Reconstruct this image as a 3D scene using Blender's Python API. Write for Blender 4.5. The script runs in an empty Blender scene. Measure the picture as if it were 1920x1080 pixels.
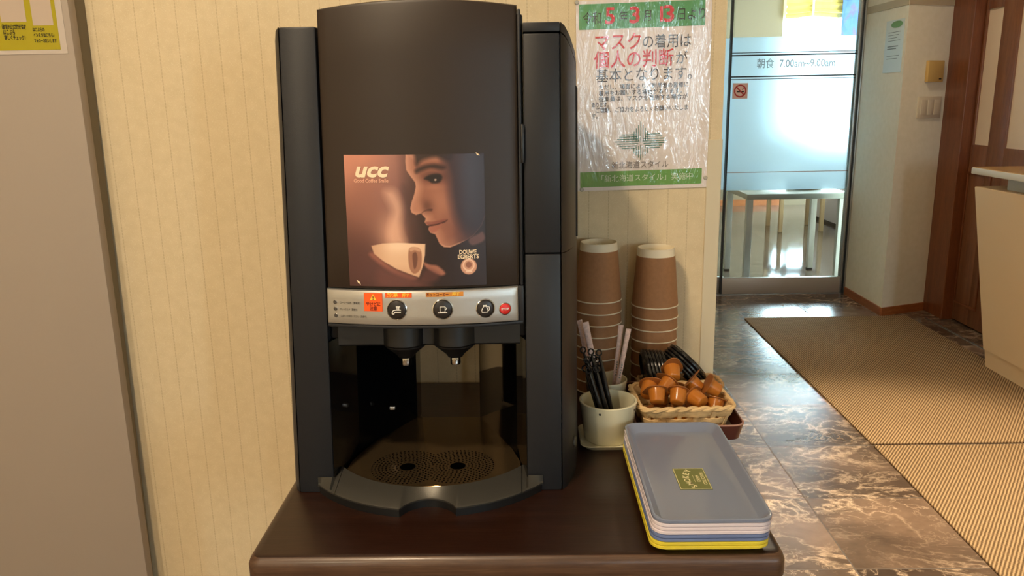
import bpy, bmesh, math, random
from mathutils import Vector, Matrix
random.seed(7)
S = bpy.context.scene
COL = S.collection
PI = math.pi

# ------------------------------------------------------------------ camera
cam_d = bpy.data.cameras.new('camera')
cam_d.sensor_fit = 'HORIZONTAL'
cam_d.sensor_width = 36.0
cam_d.lens = 1489.0 / 1920.0 * 36.0
cam_d.clip_start = 0.02
cam = bpy.data.objects.new('camera', cam_d)
COL.objects.link(cam)
cam.matrix_world = Matrix(((0.9998, 0.0143, 0.0168, 0.0),
                           (0.0131, 0.2306, -0.9730, 0.0),
                           (-0.0178, 0.9730, 0.2303, 1.25),
                           (0, 0, 0, 1)))
S.camera = cam

# ------------------------------------------------------------------ world, light, exposure
W = bpy.data.worlds.new('sky')
S.world = W
W.use_nodes = True
WBG = W.node_tree.nodes['Background']
WBG.inputs[0].default_value = (0.66, 0.87, 1.0, 1)
WBG.inputs[1].default_value = 140.0

S.view_settings.view_transform = 'Standard'
S.view_settings.look = 'None'
S.view_settings.gamma = 1.0
S.view_settings.use_curve_mapping = False
S.view_settings.exposure = -1.41
S.render.film_transparent = False
try:
    S.cycles.use_denoising = True
    S.cycles.max_bounces = 10
    S.cycles.transparent_max_bounces = 16
    S.cycles.sample_clamp_indirect = 60.0
    S.cycles.caustics_reflective = False
    S.cycles.caustics_refractive = False
    S.cycles.blur_glossy = 0.6
except Exception:
    pass


def portal(name, loc, rot, sx, sy):
    d = bpy.data.lights.new(name, 'AREA')
    d.shape = 'RECTANGLE'; d.size = sx; d.size_y = sy
    d.cycles.is_portal = True
    o = bpy.data.objects.new(name, d); COL.objects.link(o)
    o.location = loc; o.rotation_euler = rot


portal('dining_daylight', (3.3, 9.36, 1.5), (-PI / 2, 0, 0), 2.6, 1.6)
for _x, _w in ((-1.32, 0.10), (0.74, 0.12), (2.11, 0.26)):
    portal('entrance_daylight', (_x, -2.56, 1.35), (PI / 2, 0, 0), _w, 0.9)
portal('added_side_daylight', (5.24, 7.1, 1.5), (0, PI / 2, 0), 1.6, 2.6)  # guides sky light through the added side window
# the ceiling lamps carry their own light: see ceiling_lamp() near the end


# ------------------------------------------------------------------ helpers
def lin(c):
    return tuple((x / 12.92 if x <= 0.04045 else ((x + 0.055) / 1.055) ** 2.4) for x in c)


def rgb(r, g, b):
    return lin((r / 255, g / 255, b / 255)) + (1.0,)


MATS = {}


def mat(name, col=None, rough=0.5, metal=0.0, spec=0.5, coat=0.0, coat_rough=0.1, bump=None, vary=None, **kw):
    """plain principled material; bump=(scale, strength, detail); vary=(scale, amount)"""
    m = bpy.data.materials.new(name); MATS[name] = m
    m.use_nodes = True
    nt = m.node_tree
    b = nt.nodes['Principled BSDF']
    if col:
        b.inputs['Base Color'].default_value = col
    b.inputs['Roughness'].default_value = rough
    b.inputs['Metallic'].default_value = metal
    b.inputs['Specular IOR Level'].default_value = spec
    b.inputs['Coat Weight'].default_value = coat
    b.inputs['Coat Roughness'].default_value = coat_rough
    for k, v in kw.items():
        b.inputs[k].default_value = v
    if bump or vary:
        tc = nt.nodes.new('ShaderNodeTexCoord')
    if vary:
        n = nt.nodes.new('ShaderNodeTexNoise'); n.inputs['Scale'].default_value = vary[0]; n.inputs['Detail'].default_value = 5
        nt.links.new(tc.outputs['Object'], n.inputs['Vector'])
        r = nt.nodes.new('ShaderNodeValToRGB')
        a = vary[1]
        r.color_ramp.elements[0].position = 0.3; r.color_ramp.elements[1].position = 0.7
        r.color_ramp.elements[0].color = tuple(max(0, x * (1 - a)) for x in col[:3]) + (1,)
        r.color_ramp.elements[1].color = tuple(min(1, x * (1 + a)) for x in col[:3]) + (1,)
        nt.links.new(n.outputs['Fac'], r.inputs['Fac'])
        nt.links.new(r.outputs['Color'], b.inputs['Base Color'])
    if bump:
        n = nt.nodes.new('ShaderNodeTexNoise'); n.inputs['Scale'].default_value = bump[0]
        n.inputs['Detail'].default_value = bump[2] if len(bump) > 2 else 3
        nt.links.new(tc.outputs['Object'], n.inputs['Vector'])
        bp = nt.nodes.new('ShaderNodeBump'); bp.inputs['Strength'].default_value = bump[1]; bp.inputs['Distance'].default_value = 0.002
        nt.links.new(n.outputs['Fac'], bp.inputs['Height'])
        nt.links.new(bp.outputs['Normal'], b.inputs['Normal'])
    return m


class N:
    """tiny node-graph helper"""
    def __init__(self, m):
        self.nt = m.node_tree; self.b = self.nt.nodes.get('Principled BSDF')

    def new(self, t, **kw):
        n = self.nt.nodes.new(t)
        for k, v in kw.items():
            setattr(n, k, v)
        return n

    def link(self, a, b):
        self.nt.links.new(a, b)

    def put(self, sock, v):
        if hasattr(v, 'is_output'):
            self.link(v, sock)
        else:
            sock.default_value = v

    def math(self, op, a, b=0.0, c=0.0):
        n = self.new('ShaderNodeMath', operation=op)
        self.put(n.inputs[0], a); self.put(n.inputs[1], b); self.put(n.inputs[2], c)
        return n.outputs[0]

    def noise(self, vec, scale, detail=3, dist=0.0, rough=0.5):
        n = self.new('ShaderNodeTexNoise')
        self.put(n.inputs['Vector'], vec)
        n.inputs['Scale'].default_value = scale; n.inputs['Detail'].default_value = detail
        n.inputs['Distortion'].default_value = dist; n.inputs['Roughness'].default_value = rough
        return n.outputs['Fac']

    def ramp(self, fac, stops):
        n = self.new('ShaderNodeValToRGB'); self.put(n.inputs[0], fac)
        e = n.color_ramp.elements
        while len(e) < len(stops):
            e.new(0.5)
        for i, (p, c) in enumerate(stops):
            e[i].position = p; e[i].color = c if len(c) == 4 else tuple(c) + (1,)
        return n.outputs[0]

    def mix(self, fac, a, b, mode='MIX'):
        n = self.new('ShaderNodeMix', data_type='RGBA', blend_type=mode)
        self.put(n.inputs[0], fac); self.put(n.inputs[6], a); self.put(n.inputs[7], b)
        return n.outputs[2]

    def bump(self, h, strength=0.3, dist=0.002):
        n = self.new('ShaderNodeBump'); n.inputs['Strength'].default_value = strength; n.inputs['Distance'].default_value = dist
        self.put(n.inputs['Height'], h)
        self.link(n.outputs[0], self.b.inputs['Normal'])


def G(v):
    return (v, v, v, 1)


def obj(name, bm, m, parent=None, origin=None, smooth=True, kind=None, recalc=True):
    """links the bmesh (world or local coordinates) as ONE mesh object"""
    if recalc:
        bmesh.ops.recalc_face_normals(bm, faces=bm.faces[:])
    if origin is None and parent is not None:
        origin = parent.get('_o', None)
    if origin is not None:
        v = Vector(origin)
        for q in bm.verts:
            q.co -= v
    me = bpy.data.meshes.new(name)
    bm.to_mesh(me); bm.free()
    for mm in (m if isinstance(m, (list, tuple)) else [m]):
        me.materials.append(mm)
    if smooth:
        for p in me.polygons:
            p.use_smooth = True
        try:
            me.set_sharp_from_angle(angle=math.radians(38))
        except Exception:
            pass
    o = bpy.data.objects.new(name, me); COL.objects.link(o)
    if parent is not None:
        o.parent = parent
        if origin is not None:
            o['_o'] = [float(x) for x in origin]
    elif origin is not None:
        o.location = origin
        o['_o'] = [float(x) for x in origin]
    if kind:
        o['kind'] = kind
    return o


def struct(name, bm, m, smooth=False):
    return obj(name, bm, m, None, None, smooth, 'structure')


def thing(name, label, cat, loc=(0, 0, 0), group=None, local=False):
    o = bpy.data.objects.new(name, None); COL.objects.link(o)
    o.location = loc
    o.empty_display_size = 0.05
    if not local:
        o['_o'] = [float(x) for x in loc]      # parts of this thing are given in world coordinates
    return tag(o, label, cat, group)


def tag(o, label, cat, group=None):
    o['label'] = label; o['category'] = cat
    if group:
        o['group'] = group
    return o


def copy_tree(o, parent=None):
    c = o.copy(); COL.objects.link(c)
    if parent is not None:
        c.parent = parent
    for ch in [x for x in COL.objects if x.parent == o]:
        copy_tree(ch, c)
    return c


def box(bm, x0, x1, y0, y1, z0, z1, r=0.0, seg=2):
    vs = [bm.verts.new((x, y, z)) for x in (x0, x1) for y in (y0, y1) for z in (z0, z1)]
    F = [(0, 1, 3, 2), (4, 6, 7, 5), (0, 4, 5, 1), (2, 3, 7, 6), (0, 2, 6, 4), (1, 5, 7, 3)]
    fs = [bm.faces.new([vs[i] for i in f]) for f in F]
    if r > 0:
        es = list({e for f in fs for e in f.edges})
        bmesh.ops.bevel(bm, geom=es, offset=r, segments=seg, affect='EDGES', profile=0.5, clamp_overlap=True)
    return bm


def BX(*a, **k):
    return box(bmesh.new(), *a, **k)


def loft(bm, rings, cap=True, closed=True):
    """rings: lists of points (same count); bridged in order"""
    R = [[bm.verts.new(p) for p in r] for r in rings]
    n = len(R[0])
    for a, b in zip(R[:-1], R[1:]):
        for i in range(n if closed else n - 1):
            j = (i + 1) % n
            bm.faces.new((a[i], a[j], b[j], b[i]))
    if cap:
        bm.faces.new(R[0][::-1]); bm.faces.new(R[-1])
    return R


def prism(poly, z0, z1, r=0.0):
    bm = bmesh.new()
    loft(bm, [[(x, y, z0) for x, y in poly], [(x, y, z1) for x, y in poly]])
    return bm


def lathe(bm, prof, n=32, c=(0, 0, 0), cap0=False, cap1=False):
    rings = [[(c[0] + r * math.cos(2 * PI * i / n), c[1] + r * math.sin(2 * PI * i / n), c[2] + z) for i in range(n)] for r, z in prof]
    R = loft(bm, rings, cap=False)
    if cap0:
        bm.faces.new(R[0][::-1])
    if cap1:
        bm.faces.new(R[-1])
    return R


def tube(bm, pts, r, n=8, closed=False):
    pts = [Vector(p) for p in pts]
    rings = []
    N_ = len(pts)
    prev = None
    for i, p in enumerate(pts):
        a = pts[(i - 1) % N_] if (closed or i > 0) else p
        b = pts[(i + 1) % N_] if (closed or i < N_ - 1) else p
        t = (b - a).normalized()
        if prev is None:
            u = t.orthogonal().normalized()
        else:
            u = (prev - t * prev.dot(t)).normalized()
        prev = u
        v = t.cross(u)
        rr = r[i] if isinstance(r, (list, tuple)) else r
        rings.append([p + (u * math.cos(2 * PI * k / n) + v * math.sin(2 * PI * k / n)) * rr for k in range(n)])
    if closed:
        R = [[bm.verts.new(q) for q in ring] for ring in rings]
        for i in range(N_):
            A, B = R[i], R[(i + 1) % N_]
            for k in range(n):
                bm.faces.new((A[k], A[(k + 1) % n], B[(k + 1) % n], B[k]))
    else:
        loft(bm, rings)
    return bm


def rrect(cx, cy, hx, hy, r, n=6):
    out = []
    for sx, sy, a0 in ((1, 1, 0), (-1, 1, PI / 2), (-1, -1, PI), (1, -1, 1.5 * PI)):
        for k in range(n + 1):
            a = a0 + PI / 2 * k / n
            out.append((cx + sx * (hx - r) + r * math.cos(a), cy + sy * (hy - r) + r * math.sin(a)))
    return out


def xform(bm, f):
    for v in bm.verts:
        v.co = Vector(f(*v.co))
    return bm


_dg = bpy.context.evaluated_depsgraph_get


def text_bm(body, size, f, align='CENTER', bold=0.0, shear=0.0, width=1.0, fit=None):
    """flat lettering; f(u, v) maps the text plane to the place; fit = width the line is squeezed to"""
    cu = bpy.data.curves.new('lettering', 'FONT')
    cu.body = body; cu.size = size; cu.align_x = align; cu.align_y = 'CENTER'
    cu.offset = bold; cu.shear = shear; cu.resolution_u = 3; cu.fill_mode = 'FRONT'
    t = bpy.data.objects.new('lettering', cu); COL.objects.link(t)
    dg = _dg(); dg.update()
    me = bpy.data.meshes.new_from_object(t.evaluated_get(dg))
    bm = bmesh.new(); bm.from_mesh(me)
    bpy.data.objects.remove(t); bpy.data.curves.remove(cu); bpy.data.meshes.remove(me)
    if len(bm.verts) and fit:
        x0 = min(v.co.x for v in bm.verts); x1 = max(v.co.x for v in bm.verts)
        width = fit / max(1e-6, x1 - x0)
    xform(bm, lambda x, y, z: f(x * width, y))
    return bm


def merge(bms):
    out = bmesh.new()
    for b in bms:
        me = bpy.data.meshes.new('m'); b.to_mesh(me); b.free()
        out.from_mesh(me); bpy.data.meshes.remove(me)
    return out


def flat(bm, pts, f):
    """one flat polygon mapped by f(u, v)"""
    bm.faces.new([bm.verts.new(f(*p)) for p in pts])
    return bm


def strip2d(bm, pts, w, f, closed=False):
    """flat line of width w through 2-D points, mapped by f"""
    P = [Vector((p[0], p[1])) for p in pts]
    n = len(P); L = []
    for i in range(n):
        a = P[(i - 1) % n] if (closed or i) else P[i]
        b = P[(i + 1) % n] if (closed or i < n - 1) else P[i]
        t = (b - a).normalized(); q = Vector((-t.y, t.x)) * w / 2
        L.append((bm.verts.new(f(*(P[i] + q))), bm.verts.new(f(*(P[i] - q)))))
    for i in range(n if closed else n - 1):
        A, B = L[i], L[(i + 1) % n]
        bm.faces.new((A[0], A[1], B[1], B[0]))
    return bm


def disc2d(bm, cx, cy, rx, ry, f, n=24):
    return flat(bm, [(cx + rx * math.cos(2 * PI * i / n), cy + ry * math.sin(2 * PI * i / n)) for i in range(n)], f)


# ------------------------------------------------------------------ materials of the room
# wallpaper: warm cream with fine dotted vertical pinstripes
m = mat('wallpaper', rough=0.75); n = N(m)
geo = n.new('ShaderNodeNewGeometry'); sp = n.new('ShaderNodeSeparateXYZ'); n.link(geo.outputs['Position'], sp.inputs[0])
ph = n.math('FRACT', n.math('DIVIDE', n.math('ADD', sp.outputs[0], 5.0 - 0.0187), 0.0343))
ln = n.math('LESS_THAN', n.math('ABSOLUTE', n.math('SUBTRACT', ph, 0.5)), 0.026)
dot = n.math('GREATER_THAN', n.math('FRACT', n.math('MULTIPLY', sp.outputs[2], 180.0)), 0.35)
spk = n.noise(geo.outputs['Position'], 900, 2)
br = n.noise(geo.outputs['Position'], 60, 4)
base = n.ramp(br, [(0.3, rgb(216, 197, 160)), (0.7, rgb(223, 204, 168))])
base = n.mix(n.math('MULTIPLY', n.math('GREATER_THAN', spk, 0.64), 0.35), base, rgb(246, 238, 214))
fac = n.math('MULTIPLY', ln, n.math('MULTIPLY_ADD', dot, 0.2, 0.12))
n.link(n.mix(fac, base, rgb(150, 124, 84)), n.b.inputs['Base Color'])
n.bump(n.math('ADD', spk, n.math('MULTIPLY', ln, -0.6)), 0.25, 0.0006)
WALLPAPER = m

m = mat('plain_wall', rough=0.8); n = N(m)
geo = n.new('ShaderNodeNewGeometry')
n.link(n.ramp(n.noise(geo.outputs['Position'], 35, 4), [(0.3, rgb(236, 230, 210)), (0.7, rgb(242, 236, 218))]), n.b.inputs['Base Color'])
n.bump(n.noise(geo.outputs['Position'], 300, 3), 0.2, 0.001)
PLAINWALL = m
DINWALL = mat('dining_wall', rgb(124, 108, 82), 0.8, bump=(300, 0.2))
CEIL = mat('ceiling_board', rgb(236, 230, 218), 0.9, bump=(200, 0.2))
TRIMWOOD = None


def wood(name, c0, c1, c2, scale=(1.0, 18.0, 18.0), rough=0.35, coat=0.3, bumps=0.15):
    m = mat(name, rough=rough, coat=coat, coat_rough=0.18); n = N(m)
    geo = n.new('ShaderNodeNewGeometry')
    mp = n.new('ShaderNodeMapping'); mp.inputs['Scale'].default_value = scale
    n.link(geo.outputs['Position'], mp.inputs[0])
    a = n.noise(mp.outputs[0], 3.0, 6, 0.6, 0.6)
    b = n.noise(mp.outputs[0], 22.0, 4, 0.2)
    f = n.math('MULTIPLY_ADD', b, 0.4, n.math('MULTIPLY', a, 0.6))
    n.link(n.ramp(f, [(0.32, c0), (0.5, c1), (0.68, c2)]), n.b.inputs['Base Color'])
    n.bump(b, bumps, 0.0008)
    return m


TABLEWOOD = wood('dark_walnut_veneer', rgb(28, 12, 6), rgb(37, 17, 9), rgb(47, 24, 13), (1.2, 20, 20), 0.36, 0.12)
EDGEWOOD = wood('walnut_edge', rgb(56, 36, 24), rgb(78, 54, 38), rgb(102, 76, 56), (1.2, 22, 22), 0.42, 0.15)
DOORWOOD = wood('brown_door_wood', rgb(104, 62, 38), rgb(122, 76, 48), rgb(138, 90, 58), (14, 14, 1.2), 0.4, 0.2)
SKIRTWOOD = wood('skirting_wood', rgb(138, 76, 38), rgb(158, 92, 48), rgb(176, 108, 60), (2, 2, 14), 0.4, 0.2)
FRAMEWOOD = wood('door_frame_wood', rgb(96, 50, 26), rgb(116, 64, 34), rgb(132, 76, 42), (14, 14, 1.2), 0.4, 0.2)

# marble floor tile
m = mat('marble_floor_tile', rough=0.16, spec=0.6); n = N(m)
geo = n.new('ShaderNodeNewGeometry'); sp = n.new('ShaderNodeSeparateXYZ'); n.link(geo.outputs['Position'], sp.inputs[0])
TX = n.math('DIVIDE', n.math('SUBTRACT', sp.outputs[0], 0.88 - 7.8), 0.39)
TY = n.math('DIVIDE', n.math('SUBTRACT', sp.outputs[1], 1.925 - 7.8), 0.39)
fx = n.math('FRACT', TX); fy = n.math('FRACT', TY)
ix = n.math('FLOOR', TX); iy = n.math('FLOOR', TY)
cmb = n.new('ShaderNodeCombineXYZ'); n.link(ix, cmb.inputs[0]); n.link(iy, cmb.inputs[1])
wn = n.new('ShaderNodeTexWhiteNoise', noise_dimensions='3D'); n.link(cmb.outputs[0], wn.inputs['Vector'])
sc = n.new('ShaderNodeVectorMath', operation='MULTIPLY_ADD'); n.link(wn.outputs['Color'], sc.inputs[0])
sc.inputs[1].default_value = (9, 9, 9); n.link(geo.outputs['Position'], sc.inputs[2])
mp = n.new('ShaderNodeMapping'); mp.inputs['Rotation'].default_value = (0, 0, 0.75); mp.inputs['Scale'].default_value = (1.0, 1.7, 1)
n.link(sc.outputs[0], mp.inputs[0])
v1 = n.math('ABSOLUTE', n.math('SUBTRACT', n.noise(mp.outputs[0], 3.0, 8, 0.35, 0.6), 0.5))
v2 = n.math('ABSOLUTE', n.math('SUBTRACT', n.noise(mp.outputs[0], 8.0, 6, 0.7, 0.6), 0.5))
vein = n.math('MAXIMUM', n.ramp(v1, [(0.0, G(1)), (0.009, G(0.4)), (0.03, G(0))]), n.math('MULTIPLY', n.ramp(v2, [(0.0, G(1)), (0.010, G(0.25)), (0.024, G(0))]), 0.6))
cloud = n.noise(mp.outputs[0], 2.0, 7, 0.35, 0.6)
basec = n.ramp(cloud, [(0.3, rgb(66, 54, 46)), (0.5, rgb(100, 83, 70)), (0.68, rgb(136, 113, 95))])
vmask = n.ramp(n.noise(mp.outputs[0], 1.6, 3), [(0.35, G(0.15)), (0.62, G(1.0))])
colr = n.mix(n.math('MULTIPLY', n.math('MULTIPLY', vein, vmask), 0.9), basec, rgb(232, 204, 174))
tone = n.math('MULTIPLY_ADD', wn.outputs['Value'], 0.4, 0.75)
cm = n.new('ShaderNodeCombineXYZ')
for i in range(3):
    n.link(tone, cm.inputs[i])
colr = n.mix(1.0, colr, cm.outputs[0], 'MULTIPLY')
e = n.math('MINIMUM', n.math('MINIMUM', fx, n.math('SUBTRACT', 1, fx)), n.math('MINIMUM', fy, n.math('SUBTRACT', 1, fy)))
joint = n.math('LESS_THAN', e, 0.0055)
n.link(n.mix(joint, colr, rgb(88, 78, 70)), n.b.inputs['Base Color'])
n.link(n.math('MULTIPLY_ADD', joint, 0.5, n.math('MULTIPLY_ADD', cloud, 0.12, 0.14)), n.b.inputs['Roughness'])
n.bump(n.math('MULTIPLY_ADD', joint, -1.0, n.math('MULTIPLY', n.noise(geo.outputs['Position'], 5, 2), 0.5)), 0.2, 0.001)
TILE = m

m = mat('dining_floor', rough=0.07, spec=0.6); n = N(m)
geo = n.new('ShaderNodeNewGeometry')
mp = n.new('ShaderNodeMapping'); mp.inputs['Scale'].default_value = (0.8, 4, 1); n.link(geo.outputs['Position'], mp.inputs[0])
f = n.noise(mp.outputs[0], 3, 6, 0.8)
n.link(n.ramp(f, [(0.3, rgb(66, 52, 42)), (0.7, rgb(92, 76, 62))]), n.b.inputs['Base Color'])
n.bump(n.noise(geo.outputs['Position'], 7, 3), 0.08, 0.004)
DINFLOOR = m

# ribbed entrance mat
m = mat('ribbed_mat', rough=0.95, spec=0.1); n = N(m)
geo = n.new('ShaderNodeNewGeometry'); sp = n.new('ShaderNodeSeparateXYZ'); n.link(geo.outputs['Position'], sp.inputs[0])
wob = n.math('MULTIPLY', n.noise(geo.outputs['Position'], 60, 3), 0.35)
p = n.math('ADD', n.math('SUBTRACT', n.math('DIVIDE', sp.outputs[0], 0.0118), n.math('DIVIDE', sp.outputs[1], 0.0158)), wob)
rib = n.math('MULTIPLY_ADD', n.math('SINE', n.math('MULTIPLY', p, 2 * PI)), 0.5, 0.5)
fib = n.noise(geo.outputs['Position'], 420, 3)
cA = n.ramp(n.math('MULTIPLY_ADD', fib, 0.5, n.math('MULTIPLY', rib, 0.62)), [(0.2, rgb(92, 72, 50)), (0.5, rgb(158, 130, 96)), (0.85, rgb(208, 178, 138))])
n.link(n.mix(n.math('MULTIPLY', n.noise(geo.outputs['Position'], 3, 4), 0.35), cA, rgb(104, 88, 66)), n.b.inputs['Base Color'])
n.bump(n.math('MULTIPLY_ADD', fib, 0.3, rib), 0.8, 0.003)
MATTE = m

# glass and frosted film
m = bpy.data.materials.new('clear_glass'); m.use_nodes = True; n = N(m); nt = m.node_tree
nt.nodes.remove(n.b); out = nt.nodes['Material Output']
tr = n.new('ShaderNodeBsdfTransparent'); tr.inputs[0].default_value = (0.93, 0.97, 0.96, 1)
gl = n.new('ShaderNodeBsdfGlossy'); gl.inputs['Roughness'].default_value = 0.02
fr = n.new('ShaderNodeFresnel'); fr.inputs[0].default_value = 1.45
mx = n.new('ShaderNodeMixShader'); n.link(fr.outputs[0], mx.inputs[0]); n.link(tr.outputs[0], mx.inputs[1]); n.link(gl.outputs[0], mx.inputs[2])
n.link(mx.outputs[0], out.inputs[0]); GLASS = m

m = bpy.data.materials.new('frosted_film'); m.use_nodes = True; n = N(m); nt = m.node_tree
nt.nodes.remove(n.b); out = nt.nodes['Material Output']
tl = n.new('ShaderNodeBsdfTranslucent'); tl.inputs[0].default_value = (0.86, 0.96, 1.0, 1)
rf = n.new('ShaderNodeBsdfRefraction'); rf.inputs['IOR'].default_value = 1.2; rf.inputs['Roughness'].default_value = 0.4
rf.inputs[0].default_value = (0.9, 0.97, 0.98, 1)
df_ = n.new('ShaderNodeBsdfDiffuse'); df_.inputs[0].default_value = (0.82, 0.92, 0.97, 1)
m1 = n.new('ShaderNodeMixShader'); m1.inputs[0].default_value = 0.38
n.link(tl.outputs[0], m1.inputs[1]); n.link(rf.outputs[0], m1.inputs[2])
m2 = n.new('ShaderNodeMixShader'); m2.inputs[0].default_value = 0.06
n.link(m1.outputs[0], m2.inputs[1]); n.link(df_.outputs[0], m2.inputs[2])
n.link(m2.outputs[0], out.inputs[0]); FILM = m

ALU = mat('brushed_aluminium', rgb(176, 178, 176), 0.32, 0.9, bump=(500, 0.05))
STEEL = mat('door_bottom_rail_steel', rgb(172, 160, 148), 0.4, 0.25)
DARKFRAME = mat('dark_gasket', rgb(28, 30, 32), 0.5)
CHROME = mat('chrome', rgb(214, 214, 212), 0.14, 1.0)

# ------------------------------------------------------------------ the setting
struct('floor', BX(-2.6, 4.2, -2.6, 5.08, -0.05, 0.0), TILE)
struct('floor_dining', BX(-0.2, 5.2, 5.08, 9.6, -0.05, 0.0), DINFLOOR)
struct('ceiling', BX(-2.6, 5.2, -2.6, 9.6, 2.5, 2.56), CEIL)
struct('wall_middle', BX(-2.6, 0.338, 1.3794, 1.50, 0, 2.5), WALLPAPER)
struct('wall_left', BX(-2.66, -2.6, -2.6, 1.5, 0, 2.5), PLAINWALL)
bm = bmesh.new()                                            # wall behind the camera, with two narrow entrance windows
EW = ((-1.37, -1.27), (0.68, 0.80), (1.98, 2.24)); EZ = (0.9, 1.8)
xs_ = [-2.6] + [v for w in EW for v in w] + [4.2]
for k in range(0, len(xs_), 2):
    box(bm, xs_[k], xs_[k + 1], -2.62, -2.5, 0, 2.5)
for a, b in EW:
    box(bm, a, b, -2.62, -2.5, 0, EZ[0]); box(bm, a, b, -2.62, -2.5, EZ[1], 2.5)
struct('wall_front', bm, PLAINWALL)
bm = bmesh.new()
for a, b in EW:
    box(bm, a, a + 0.03, -2.6, -2.53, *EZ); box(bm, b - 0.03, b, -2.6, -2.53, *EZ)
    box(bm, a, b, -2.6, -2.53, EZ[0], EZ[0] + 0.03); box(bm, a, b, -2.6, -2.53, EZ[1] - 0.03, EZ[1])
struct('window_1', bm, ALU)
struct('wall_corridor', BX(0.23, 0.337, 1.50, 5.0, 0, 2.5), PLAINWALL)
struct('wall_right', BX(4.2, 4.26, -2.6, 5.0, 0, 2.5), PLAINWALL)
# corner guard on the wall end
bm = bmesh.new()
box(bm, 0.3145, 0.3395, 1.3768, 1.3800, 0.0, 1.1785, 0.0008); box(bm, 0.3368, 0.3398, 1.3775, 1.44, 0.0, 1.1785, 0.0008)
struct('trim_1', bm, mat('corner_guard', rgb(214, 202, 174), 0.55))
# pier at the right of the glass door, lintel above the door
struct('wall_pier', prism([(2.05, 5.1), (2.05, 4.455), (2.36, 4.575), (2.36, 5.1)], 0, 2.5), PLAINWALL)
struct('wall_lintel', BX(0.337, 2.05, 4.98, 5.1, 2.05, 2.5), PLAINWALL)
bm = bmesh.new()
loft(bm, [[(x, y, z) for x, y in ((2.042, 4.98), (2.042, 4.452), (2.05, 4.4469), (2.362, 4.567), (2.362, 4.576), (2.05, 4.455), (2.05, 4.98))] for z in (0.0, 0.048)])
struct('baseboard_pier', bm, SKIRTWOOD)
bm = bmesh.new()
loft(bm, [[(x, y, z) for x, y in ((2.046, 4.98), (2.046, 4.4535), (2.05, 4.451), (2.362, 4.571), (2.362, 4.576), (2.05, 4.455), (2.05, 4.98))] for z in (1.705, 1.745)])
struct('trim_2', bm, mat('picture_rail', rgb(190, 176, 150), 0.6))
# right-hand doors (brown wood with tall glazed slots), set back behind the counter
DX = 2.40
bm = bmesh.new(); box(bm, 2.345, 2.45, 4.36, 4.60, 0, 2.2, 0.004)
struct('door_frame_1', bm, FRAMEWOOD)
dr = bpy.data.objects.new('door_1', None); COL.objects.link(dr); dr['kind'] = 'structure'
dr.location = (DX, 4.35, 0); dr['_o'] = [DX, 4.35, 0.0]
bm = bmesh.new()
ys = [4.35, 4.335, 4.20, 4.06, 3.75, 3.6, 3.3]


def doorslab(y0, y1, z0, z1):
    box(bm, DX, DX + 0.035, y0, y1, z0, z1, 0.002)


doorslab(4.335, 4.352, 0.01, 2.1)
doorslab(4.195, 4.335, 0.01, 0.975); doorslab(4.195, 4.335, 1.66, 2.1)
doorslab(4.05, 4.195, 0.01, 2.1)
doorslab(3.70, 4.05, 0.01, 0.972); doorslab(3.70, 4.05, 1.69, 2.1)
doorslab(3.3, 3.70, 0.01, 2.1)
obj('door_leaf', bm, DOORWOOD, dr)
bm = bmesh.new()
for z0, z1 in ((0.12, 0.82),):
    for (ya, yb) in ((4.345, 4.335), (4.135, 4.125)):
        box(bm, DX - 0.006, DX, yb, ya, z0, z1, 0.001)
    box(bm, DX - 0.006, DX, 4.125, 4.345, z1, z1 + 0.014, 0.001); box(bm, DX - 0.006, DX, 4.125, 4.345, z0 - 0.014, z0, 0.001)
obj('door_moulding', bm, FRAMEWOOD, dr)
OPAL = mat('opal_glass', rgb(226, 206, 184), 0.25, coat=0.4)
obj('glass_pane', BX(DX + 0.01, DX + 0.02, 4.19, 4.34, 0.97, 1.67), OPAL, dr)
obj('glass_pane', BX(DX + 0.01, DX + 0.02, 3.69, 4.055, 0.965, 1.70), OPAL, dr)
struct('wall_side', BX(2.40, 2.46, -2.6, 3.3, 0, 2.5), PLAINWALL)
struct('wall_above_door', BX(2.40, 2.46, 3.3, 5.0, 2.1, 2.5), PLAINWALL)
# silver floor strip
struct('trim_3', BX(2.272, 2.282, 2.4, 4.40, 0.0, 0.003), ALU)

# ------------------------------------------------------------------ glass sliding door
gd = bpy.data.objects.new('door_2', None); COL.objects.link(gd); gd['kind'] = 'structure'
gd.location = (1.66, 5.02, 0); gd['_o'] = [1.66, 5.02, 0.0]
obj('bottom_rail', BX(1.268, 2.03, 5.005, 5.04, 0.004, 0.108, 0.003), STEEL, gd)
obj('glass_pane', BX(1.27, 2.02, 5.018, 5.024, 0.108, 2.05), GLASS, gd)
bm = bmesh.new(); box(bm, 1.27, 2.02, 5.0165, 5.0175, 0.672, 1.592)
obj('frosted_film', bm, FILM, gd)
bm = bmesh.new()
for z in (1.502, 1.487, 1.362, 1.347):
    h = 0.004 if z in (1.502, 1.347) else 0.008
    box(bm, 1.27, 2.03, 5.010, 5.0155, z - h / 2, z + h / 2)
obj('dark_band', bm, DARKFRAME, gd)
bm = bmesh.new(); box(bm, 1.27, 2.02, 5.013, 5.016, 0.782, 0.786)
obj('film_joint', bm, mat('film_joint', rgb(196, 160, 146), 0.6), gd)
obj('edge_gasket', BX(1.258, 1.268, 5.005, 5.04, 0.004, 2.05), DARKFRAME, gd)
bm = bmesh.new(); box(bm, 2.02, 2.036, 5.0, 5.045, 0.0, 2.05, 0.002); box(bm, 2.04, 2.052, 4.985, 5.05, 0, 2.05, 0.002)
obj('jamb', bm, ALU, gd)
obj('jamb_gasket', BX(2.0355, 2.0405, 4.99, 5.045, 0, 2.05), DARKFRAME, gd)
GREYINK = mat('grey_lettering', rgb(128, 138, 136), 0.6)
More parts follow.
